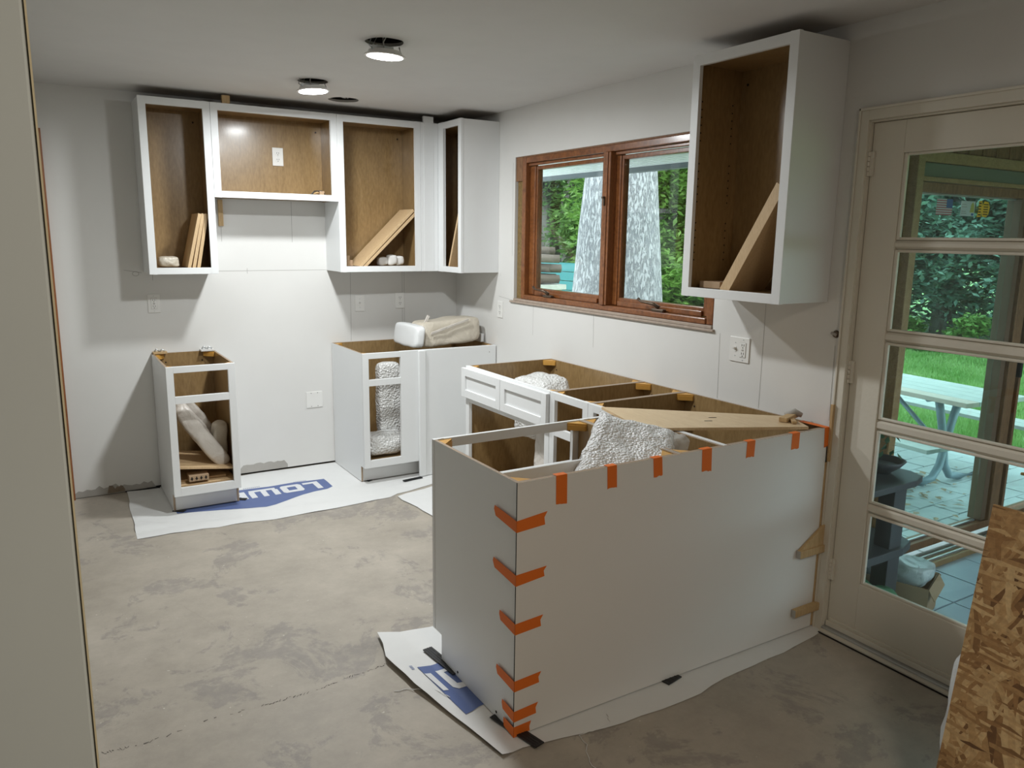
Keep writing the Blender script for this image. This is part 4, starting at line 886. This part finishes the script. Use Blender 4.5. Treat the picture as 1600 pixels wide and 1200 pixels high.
# patio pavers
pt = thing('patio', (1.2, -2.9, GZ), 0, 'grey paved patio beyond the sliding door under the picnic table', 'patio')
pm = MB(); pm.box(0, .292, 0, .192, -.03, 0, PAVER); p0 = pm.build('paver', pt, .004); p0.location = (0, 0, 0)
random.seed(5)
for j in range(15):
    for i in range(11):
        if i == 0 and j == 0: continue
        o = p0.copy(); C.objects.link(o); o.location = (i*.3+(.15 if j % 2 else 0), j*.2, random.uniform(-.004, .002)); o.rotation_euler = (0, 0, random.uniform(-.012, .012))
m = MB(); m.box(-.9, 3.6, -.12, 3.1, -.06, -.031, plain('paver_joint', (.13, .14, .12), .9)); m.build('joint_bed', pt)
random.seed(2)
m = MB()
for i in range(90):
    x = 1.55+random.gauss(0, .35); y = .85+random.gauss(0, .22); a = random.uniform(0, 6.28); s = random.uniform(.02, .045); z = .006+random.uniform(0, .015)
    m.poly([(x+math.cos(a)*s, y+math.sin(a)*s, z), (x-math.sin(a)*s*.5, y+math.cos(a)*s*.5, z+.008), (x-math.cos(a)*s, y-math.sin(a)*s, z), (x+math.sin(a)*s*.5, y-math.cos(a)*s*.5, z+.004)], CARD)
o = m.build('dead_leaves'); o.location = (1.2, -2.9, GZ); tag(o, 'scattered dry leaves on the patio by the picnic table feet', 'leaves', None, 'stuff')

# porch --------------------------------------------------------------
PZ = -.13
pf = thing('porch_floor', (.125, -5.2, PZ), 0, 'blue-grey slate tile floor of the porch', 'floor'); pf['kind'] = 'structure'
tm = MB(); tm.box(0, .292, 0, .292, -.02, 0, TILE); t0 = tm.build('tile', pf, .003)
for j in range(7):
    for i in range(9):
        if i == 0 and j == 0: continue
        o = t0.copy(); C.objects.link(o); o.location = (i*.3, j*.3+.02, random.uniform(-.001, .001))
m = MB(); m.box(-.003, 3.2, -1.0, 2.2, -.07, -.006, plain('grout', (.16, .18, .19), .8)); m.build('grout_bed', pf)
YP = -2.95
pw = thing('wall_porch', (.125, YP, PZ), 0); pw['kind'] = 'structure'; scat(pw, 'brown boarded porch wall around the sliding glass door', 'wall')
def pwb(name, x0, x1, y0, y1, z0, z1, mat, bevel=.002, par=pw, label=None):
    m = MB(); m.box(x0-.125, x1-.125, y0-YP, y1-YP, z0-PZ, z1-PZ, mat); o = m.build(name, par, bevel)
    if label: o['label'] = label
    return o
x = .13
while x < .93: pwb('board', x, min(x+.128, .93), YP, YP+.03, PZ, 2.5, CEDAR, .006); x += .134
x = .935; 
while x < 3.1: pwb('board', x, x+.128, YP+.002, YP+.03, 2.075, 2.5, CEDAR, .006); x += .134
pwb('wall_backing', .125, .93, YP+.03, YP+.06, PZ, 2.5, DARK, 0); pwb('wall_backing', .93, 3.2, YP+.031, YP+.06, 2.075, 2.5, DARK, 0)
pwb('door_head', .96, 3.1, YP-.035, YP+.05, 2.015, 2.07, CEDARL, .004); pwb('blind_rail', 1.0, 3.1, YP-.03, YP+.0, 1.945, 2.012, plain('green_grey_rail', (.16, .17, .12), .5), .003)
pwb('door_head', 1.0, 3.1, YP-.045, YP+.0, 1.922, 1.944, CEDARL, .003); pwb('door_head', 1.0, 3.1, YP-.02, YP+.05, 1.872, 1.92, CEDAR, .003)
pwb('door_jamb', .955, 1.012, YP-.05, YP+.05, PZ, 2.07, CEDARL, .004); pwb('door_jamb', 1.014, 1.058, YP-.01, YP+.05, -.02, 1.87, CEDAR, .003)
pwb('metal_edge', 1.06, 2.0, YP+.0, YP+.012, 1.862, 1.870, METAL, 0); pwb('metal_edge', 1.06, 2.0, YP+.0, YP+.012, -.028, -.018, METAL, 0)
pwb('door_stile', 2.005, 2.055, YP-.03, YP+.05, -.02, 1.87, plain('grey_brown_stile', (.17, .10, .06), .7), .003); pwb('door_stile', 2.058, 2.15, YP-.05, YP+.02, -.02, 1.87, CEDAR, .003)
pwb('door_stile', 2.153, 2.19, YP-.02, YP+.05, -.02, 1.87, plain('black_stile', (.04, .04, .045), .5), .002)
pwb('door_stile', 2.19, 2.215, YP-.05, YP+.05, -.02, 1.87, CEDAR, .002)
pwb('handle', 2.16, 2.18, YP-.07, YP-.025, .85, 1.05, BLACK, .004)
for a, b in ((1.058, 2.003), (2.217, 3.1)):
    pwb('glass_pane', a, b, YP+.012, YP+.018, -.018, 1.87, GLASSP, 0)
pwb('door_sill', 1.0, 3.1, YP-.03, YP+.05, -.075, -.03, CEDAR, .003); pwb('track', .96, 3.1, YP-.15, YP-.03, PZ, -.098, CEDARL, .002)
for yy in (-.06, -.09, -.13): pwb('track_rail', .96, 3.1, YP+yy, YP+yy+.008, -.098, -.085, METAL, 0)
# stickers on the porch glass
gs = [o for o in pw.children if o.name.startswith('glass_pane')][0]
def sticker(name, x0, x1, z0, z1, label):
    return thing(name, (x0, YP+.0115, z0), 0, label, 'sticker', 'stickers on the porch glass')
RED = plain('faded_red', (.42, .10, .12), .6); PALE = plain('faded_white', (.55, .58, .58), .6); NAVY = plain('faded_blue', (.06, .13, .30), .6)
st = sticker('flag_sticker', 1.245, 1.40, 1.765, 1.85, 'small faded stars and stripes flag sticker at the left')
W_, H_ = .145, .082
for k in range(7):
    m = MB(); m.box(0, W_, -.0008, 0, k*H_/7, (k+.5)*H_/7, RED); m.build('red_stripe', st)
m = MB(); m.box(0, W_, -.0004, 0, 0, H_, PALE); m.build('white_field', st)
m = MB(); m.box(W_*.62, W_, -.0012, 0, H_*.45, H_, NAVY); m.build('blue_canton', st)
st = sticker('paper_sticker', 1.47, 1.60, 1.765, 1.85, 'pale paper sticker with a small yellow-green emblem in the middle')
m = MB(); m.box(0, .135, -.0004, 0, 0, .078, PALE); m.build('paper', st)
m = MB(); 
for k, zz in enumerate((.058, .045, .022, .012)): m.box(.008, .05+.008*(k % 2), -.0009, -.0004, zz, zz+.004, GREY)
m.box(.105, .128, -.0009, -.0004, .004, .016, NAVY); m.build('grey_lines', st)
m = MB(); m.prism([(.09, .02), (.13, .02), (.125, .06), (.112, .074), (.097, .06)], 'y', -.001, -.0004, plain('olive_mark', (.45, .42, .10), .6)); m.build('yellow_mark', st)
st = sticker('yellow_sticker', 1.635, 1.75, 1.762, 1.85, 'bright yellow sticker with dark marks at the right')
YEL = plain('bright_yellow', (.85, .48, .02), .5)
m = MB(); m.prism([(0, 0), (.035, .004), (.04, .03), (.05, .005), (.09, 0), (.112, .02), (.118, .055), (.10, .082), (.06, .085), (.045, .06), (.035, .088), (.005, .085), (.01, .045)], 'y', -.0006, 0, YEL); m.build('yellow_shape', st)
m = MB()
for k in range(5):
    m.box(.008, .032, -.0012, -.0006, .01+k*.015, .016+k*.015, DARK); m.box(.055, .10, -.0012, -.0006, .014+k*.013, .019+k*.013, DARK)
m.build('dark_marks', st)
# porch ceiling, trim, roof
m = MB(); m.box(.125, 3.2, -5.6, YP, 2.26, 2.30, plain('porch_ceiling_paint', (.34, .38, .40), .6)); m.box(.125, 3.2, YP-.03, YP-.001, 2.225, 2.259, CEDARL); struct('ceiling_porch', m, None, 'grey porch ceiling with wood moulding')
bpy.data.objects['ceiling_porch'].name = 'trim_8'
m = MB(); m.box(.125, 4.0, -6.0, YP+.4, 2.5, 2.56, GREY); struct('trim_9', m, None, 'porch roof')
for y in (-5.2,): 
    m = MB(); m.box(3.05, 3.15, y-.05, y+.05, PZ, 2.26, CEDAR); scat(struct('sky_blocker0', m), 'brown porch corner post', 'post')
m = MB(); m.box(3.21, 3.27, -5.7, YP-.001, PZ-.05, 2.26, CEDAR); m.box(.125, 3.209, -5.7, -5.62, PZ-.05, .75, CEDAR); m.box(.125, 3.209, -5.7, -5.62, 1.75, 2.26, CEDAR); struct('porch_blocker', m, None, 'unseen brown east and south porch walls added to cut sky glare')  # unseen walls added to block sky reflections and daylight through the porch
# plant stand against house side of the porch
ps = thing('plant_stand', (.62, -3.2, PZ), 0, 'dark two-tier plant stand on the porch left of the door glass', 'stand')
DKW = plain('dark_stand_wood', (.075, .075, .08), .5)
m = MB(); m.prism([(-.45, -.16), (.0, -.16), (.10, -.13), (.13, -.05), (.10, .12), (-.45, .16)], 'z', .655, .685, DKW); m.build('shelf', ps, .004)
m = MB(); m.prism([(-.45, -.16), (-.05, -.16), (.06, -.13), (.10, -.05), (.06, .12), (-.45, .16)], 'z', .33, .37, DKW); m.build('shelf', ps, .004)
for x, y in ((-.08, -.10), (-.08, .10), (-.42, 0)):
    m = MB(); m.box(x-.045, x+.045, y-.04, y+.04, 0, .655, DKW); m.build('leg', ps, .003)
pp = thing('potted_plant', (.60, -3.2, PZ+.6855), 0, 'low dark bowl with a scraggly plant on the plant stand', 'plant')
m = MB(); n = 20; prof = [(.03, 0), (.075, .035), (.10, .065), (.092, .065), (.07, .04), (.0, .03)]
rg = [[m.bm.verts.new((r*math.cos(2*math.pi*k/n), r*math.sin(2*math.pi*k/n), z)) for k in range(n)] for r, z in prof[:-1]]
for A_, B_ in zip(rg, rg[1:]):
    for k in range(n): f = m.bm.faces.new((A_[k], A_[(k+1) % n], B_[(k+1) % n], B_[k])); f.material_index = m.mi(DKW); f.smooth = True
m.bm.faces.new(rg[-1]); m.build('bowl', pp)
random.seed(8); m = MB()
for k in range(40):
    a = random.uniform(0, 6.28); r = random.uniform(.02, .09); z = random.uniform(.07, .2); c = Vector((math.cos(a)*r-.02, math.sin(a)*r, z)); d = Vector((random.uniform(-1, 1), random.uniform(-1, 1), random.uniform(-.3, 1))).normalized()*.022; e = d.cross(Vector((0.3, 0.2, 1))).normalized()*.012
    m.poly([c-d, c+e, c+d, c-e], LEAF2)
m.build('foliage', pp)
# cardboard box with bag on the porch floor, green bag
bx_ = thing('cardboard_box', (.74, -3.26, PZ), 0, 'open carton on the porch floor holding a clear plastic bag', 'box')
m = MB(); m.box(-.12, .12, -.15, .15, 0.001, .006, CARD)
for (a, b, c, d) in [(-.12, -.114, -.15, .15), (.114, .12, -.15, .15), (-.114, .114, -.15, -.144), (-.114, .114, .144, .15)]: m.box(a, b, c, d, .006, .17, CARD)
m.obox((-.12, -.15, .17), (.24, 0, 0), (0, -.03, -.05), (0, .004, 0), CARD); m.obox((.12, -.15, .17), (0, .3, 0), (.07, 0, -.035), (0, 0, .003), CARD)
m.build('carton', bx_); bx_.rotation_euler.z = R(20)
lumpy('plastic_bag', (.73, -3.25, PZ+.20), (.10, .04, 0), (-.055, .14, 0), (0, -.02, .062), bubble('pale_bag', .92, (.62, .70, .72), 14, .6, .25), 'pale crumpled plastic bag stuffed in the porch carton', 'bag', .03, 9, 12, seed=40)
lumpy('green_bag', (.40, -3.34, PZ+.11), (.075, .0, 0), (0, .13, 0), (0, 0, .11), plain('green_plastic', (.09, .26, .13), .3), 'green plastic bag on the porch floor behind the carton', 'bag', .03, 9, 12, seed=44)

# picnic table --------------------------------------------------------
pc = thing('picnic_table', (2.85, -2.38, GZ), 8, 'picnic table with grey planks on bent steel tubes on the patio', 'table')
L = 1.9
pc.rotation_euler.z = R(-6)
for k in range(5):
    m = MB(); m.box(.0+k*.142, .136+k*.142, 0, L, .715, .75, TABLEP if k == 0 else TABLEW); m.build('plank', pc, .003)
for xx in (-.40, .96):
    for q in range(2):
        m = MB(); m.box(xx+q*.135, xx+.128+q*.135, -.02, L, .425, .455, TABLEW); m.build('bench_plank', pc, .003)
for y in (.38, 1.5):
    for sgn, x0 in ((1, .20), (-1, .50)):
        cx = .355
        P = [(cx-sgn*.10, y, .71), (cx-sgn*.03, y, .45), (cx+sgn*.00, y, .22), (cx-sgn*.04*0-sgn*(-.0), y, .14)]
        P = [(cx+sgn*.13, y, .712), (cx+sgn*.06, y, .5), (cx+sgn*-.0, y, .27), (cx-sgn*.03, y, .15), (cx-sgn*.10, y, .06), (cx-sgn*.22, y, .035), (cx-sgn*.45, y, .03), (cx-sgn*.60, y, .04), (cx-sgn*.68, y, .09), (cx-sgn*.69, y, .18), (cx-sgn*.62, y, .30), (cx-sgn*.62, y, .42)]
        m = MB(); m.tube(P, .030, STEEL, 10); m.build('tube_leg', pc)
    m = MB(); m.tube([(.1, y, .70), (.62, y, .70)], .02, STEEL, 8); m.build('cross_bar', pc)
m = MB(); m.tube([(.36, .42, .30), (.36, .95, .70)], .018, STEEL, 8); m.build('brace', pc)

# soffit and gutter over the window -----------------------------------
sf = thing('sky_blocker1', (.12, -1.2, 2.157), 0); sf['kind'] = 'structure'; scat(sf, 'pale slatted soffit of the roof overhang outside the window', 'soffit')
for k in range(15):
    m = MB(); m.box(.002+k*.076, .058+k*.076, -1.7, 4.0, 0, .005, SOFFIT); m.build('soffit_slat', sf, .001)
m = MB(); m.box(0, 1.14, -1.7, 4.0, .0055, .03, plain('groove_grey', (.16, .18, .19), .7)); m.build('backing', sf)
m = MB(); m.prism([(1.12, -.035), (1.19, -.035), (1.22, .03), (1.22, .09), (1.12, .09)], 'y', -1.7, 4.0, GUTTER); m.build('gutter', sf)['label'] = 'dark gutter'
m = MB(); m.box(.0, 1.1, -1.7, 4.0, .06, .10, GREY); m.build('roof_edge', sf)

# trees ----------------------------------------------------------------
def leaves(name, par, blobs, n, size, mat, seed, zmin=GZ):
    rd = random.Random(seed); vs_, fs = [], []; tot = sum(b[3]**2 for b in blobs)
    for (x, y, z, r) in blobs:
        cl_ = [Vector((rd.gauss(0, 1), rd.gauss(0, 1), rd.gauss(0, .8))).normalized()*r*rd.random()**.45 for _ in range(max(6, int(70*r*r/4)))]
        for i in range(int(n*r*r/tot)):
            c = rd.choice(cl_); p = Vector((x, y, z))+c+Vector((rd.gauss(0, r*.14), rd.gauss(0, r*.14), rd.gauss(0, r*.09)))
            if p.z < zmin: continue
            s = size*rd.uniform(.5, 1.2)
            d = Vector((rd.uniform(-1, 1), rd.uniform(-1, 1), rd.uniform(-.5, .3))).normalized()*s; u = Vector((rd.gauss(0, .5), rd.gauss(0, .5), 1)); e = d.cross(u).normalized()*s*.45
            k = len(vs_); vs_ += [p-d, p+e-d*.1, p+d, p-e-d*.1]; fs.append((k, k+1, k+2, k+3))
    me = bpy.data.meshes.new(name); me.from_pydata([tuple(v) for v in vs_], [], fs); me.materials.append(mat); o = bpy.data.objects.new(name, me); C.objects.link(o)
    if par: o.parent = par; o.location = -par.location
    return o
def tree(x, y, label, blobs, n, size, mat, seed, trunk=None, cat='tree', name='tree'):
    t = thing(name, (x, y, GZ), 0, label, cat, 'trees and bushes beyond the lawn')
    leaves('foliage', t, blobs, n, size, mat, seed)
    if trunk:
        for P, rr in trunk:
            m = MB(); m.tube([(p[0]-x, p[1]-y, p[2]-GZ) for p in P], rr, BARKG, 12); m.build('trunk', t)
    return t
# big pale trunk right outside the window
m = MB(); m.box(.13, 1.9, -1.75, 7, GZ-.03, GZ+.001, plain('bounce_pale', (.50, .50, .48), .8)); scat(struct('bounce_slab', m), 'pale slab added outside under the window to bounce light up', 'reflector')  # added pale surface, bounces daylight up onto the soffit
m = MB(); n = 28; rings = []
for i, z in enumerate([-.28, 0, .5, 1.1, 1.7, 2.3, 3.2, 4.5, 6.0]):
    r = [.62, .54, .49, .43, .38, .33, .29, .26, .24][i]
    rings.append([m.bm.verts.new(((r+.02*noise.noise(Vector((math.cos(2*math.pi*k/n)*2, math.sin(2*math.pi*k/n)*2, z))))*math.cos(2*math.pi*k/n), (r+.02*noise.noise(Vector((k*.9, z*2, 0))))*math.sin(2*math.pi*k/n), z-GZ)) for k in range(n)])
for A_, B_ in zip(rings, rings[1:]):
    for k in range(n): f = m.bm.faces.new((A_[k], A_[(k+1) % n], B_[(k+1) % n], B_[k])); f.smooth = True; f.material_index = m.mi(BARKW)
t = thing('tree', (2.05, .60, GZ), 0, 'thick pale-barked tree trunk just outside the window', 'tree'); m.build('trunk', t)
leaves('foliage', t, [(2, .6, 7.2, 2.2)], 2500, .12, LEAF1, 77)

tree(9.2, 12.4, 'grey twin-stemmed tree seen through the left window pane', [(9.2, 12.4, 6, 2.6), (10.5, 14, 4.2, 2.4), (8.3, 14.5, 3.5, 2.2)], 26000, .11, LEAF4, 1,
     [([(9.2, 12.2, GZ), (9.2, 12.2, 1.0), (9.0, 12.5, 2.2), (8.6, 13.1, 4), (8.3, 13.4, 6)], [.55, .45, .35, .28, .2]), ([(9.5, 11.9, GZ), (9.55, 11.85, 1.2), (9.6, 11.8, 3), (9.6, 11.7, 6)], [.42, .36, .3, .22])])
tree(7.6, 6.4, 'bright green leafy tree right of the pale trunk', [(7.8, 6.2, 3.6, 1.9), (7.4, 6.8, 2.0, 1.5), (8.3, 5.7, 1.2, 1.5), (8.0, 7.0, 5.4, 1.8)], 56000, .08, LEAF3, 2, [([(7.9, 6.6, GZ), (7.9, 6.5, 3), (7.8, 6.4, 5)], [.12, .1, .06])])
tree(9.6, 8.6, 'dark green bushy tree behind the pale trunk', [(9.8, 8.3, 3.5, 2.3), (9.8, 8.6, 1.4, 2.0), (10.2, 9.8, 2.6, 2.2), (9.2, 7.3, .8, 1.4)], 50000, .10, LEAF1, 3, [([(10, 8.8, GZ), (10, 8.8, 4)], [.2, .15])])
tree(10.2, 16.5, 'tall dark hedge tree beyond the teal fence', [(10.5, 16.5, 2, 2.8), (7.6, 16.8, 2.2, 2.6), (5.0, 16, 2.6, 2.6), (12.5, 15.5, 3, 2.8), (9, 17, 5.5, 2.8)], 26000, .17, LEAF2, 4)
tree(12.6, 11.5, 'wide green tree at the back of the yard', [(12.6, 11.5, 2.6, 2.6), (13, 9.0, 3.5, 2.6), (12.2, 13.5, 3.2, 2.4)], 22000, .17, LEAF1, 5)
tree(12.4, 3.6, 'dense dark leafy tree beyond the lawn on the left of the porch view', [(12.4, 4.0, 1.6, 1.9), (12.0, 3.2, 3.4, 1.8), (12.8, 4.8, 3.8, 2.0), (11.8, 2.6, 1.6, 1.3)], 52000, .085, LEAF4, 6, [([(12.3, 3.2, GZ), (12.2, 3.1, 2), (12.3, 2.9, 4)], [.22, .18, .15])])
tree(12.8, 1.2, 'mid green leafy tree beyond the lawn on the right of the porch view', [(12.8, 1.2, 1.8, 2.0), (12.4, .2, 3.6, 2.0), (12.6, 1.9, 4.0, 1.8), (12.9, -.9, 1.6, 1.9)], 52000, .085, LEAF4, 7, [([(12.7, 1.4, GZ), (12.7, 1.5, 3)], [.2, .15])])
tree(14.5, 2.5, 'tall dark tree closing the yard behind the others', [(14.8, 0, 2.4, 2.8), (15, 3.6, 2.6, 3.0), (15.2, 6.8, 3.0, 2.8), (15, -3, 3.2, 2.8), (15, 2, 6, 2.6)], 34000, .19, LEAF2, 8)
tree(11.4, 2.4, 'low light-green shrub border at the lawn edge', [(11.2, 3.4, GZ+.3, .65), (11.0, 2.4, GZ+.25, .6), (11.1, 1.4, GZ+.3, .65), (11.2, .5, GZ+.3, .6), (11.2, 4.4, GZ+.4, .7)], 14000, .06, LEAF3, 9, cat='shrub', name='shrub_border')
tree(2.75, -1.62, 'small green weed growing through the patio by the table leg', [(2.62, -2.0, GZ+.22, .13), (2.66, -1.9, GZ+.12, .12)], 150, .035, LEAF3, 10, cat='weed', name='weed')

# fence, woodpile -------------------------------------------------------
fn = thing('fence', (7.0, 7.2, GZ), 0, 'teal horizontal board fence behind the pale trunk', 'fence')
fn.rotation_euler.z = R(6)
for k in range(7):
    m = MB(); m.box(0, .03, 0, 3.6, .02+k*.192, .02+k*.192+.18, TEAL); m.build('fence_board', fn, .004)
for y in (0.02, 1.8, 3.5): m = MB(); m.box(.031, .12, y, y+.09, 0, 1.36, TEAL); m.build('post', fn, .003)
random.seed(21)
LL = [(0, -.01, .075, 'leftmost log of the bottom row'), (.19, 0, .08, 'second log of the bottom row'), (.37, -.01, .07, 'rightmost log of the bottom row'),
      (.08, .15, .075, 'left log of the second row'), (.28, .15, .08, 'long log of the second row pointing at the trunk'), (.04, .30, .07, 'left log of the third row'), (.22, .30, .065, 'right log of the third row'), (.12, .42, .075, 'pale topmost log')]
for k, (dy, dz, r, lab) in enumerate(LL):
    m = MB(); n = 5+k % 3
    m.tube([(-.35, .02, .01), (0, .02*math.sin(k), .01), (.35, -.03, 0)], [r, r*.97, r*.9], FIREW, n); o = m.build('log'); o.location = (3.92+random.uniform(-.06, .06), 4.78+dy, 1.0+dz); o.rotation_euler.z = R(-52 if 'pointing' in lab else random.uniform(-30, 0))
    tag(o, 'firewood outside the window: '+lab, 'log', 'firewood stack outside the window')
wp = thing('wood_rack', (3.95, 5.05, GZ), 0, 'low plank rack carrying the firewood outside the window', 'rack')
m = MB(); m.box(-.35, .35, -.45, .35, 1.085, 1.16, TABLEW); m.build('plank', wp); 
for yy in (-.40, .28): m = MB(); m.box(-.3, .3, yy, yy+.08, 0, 1.085, TABLEW); m.build('leg', wp)
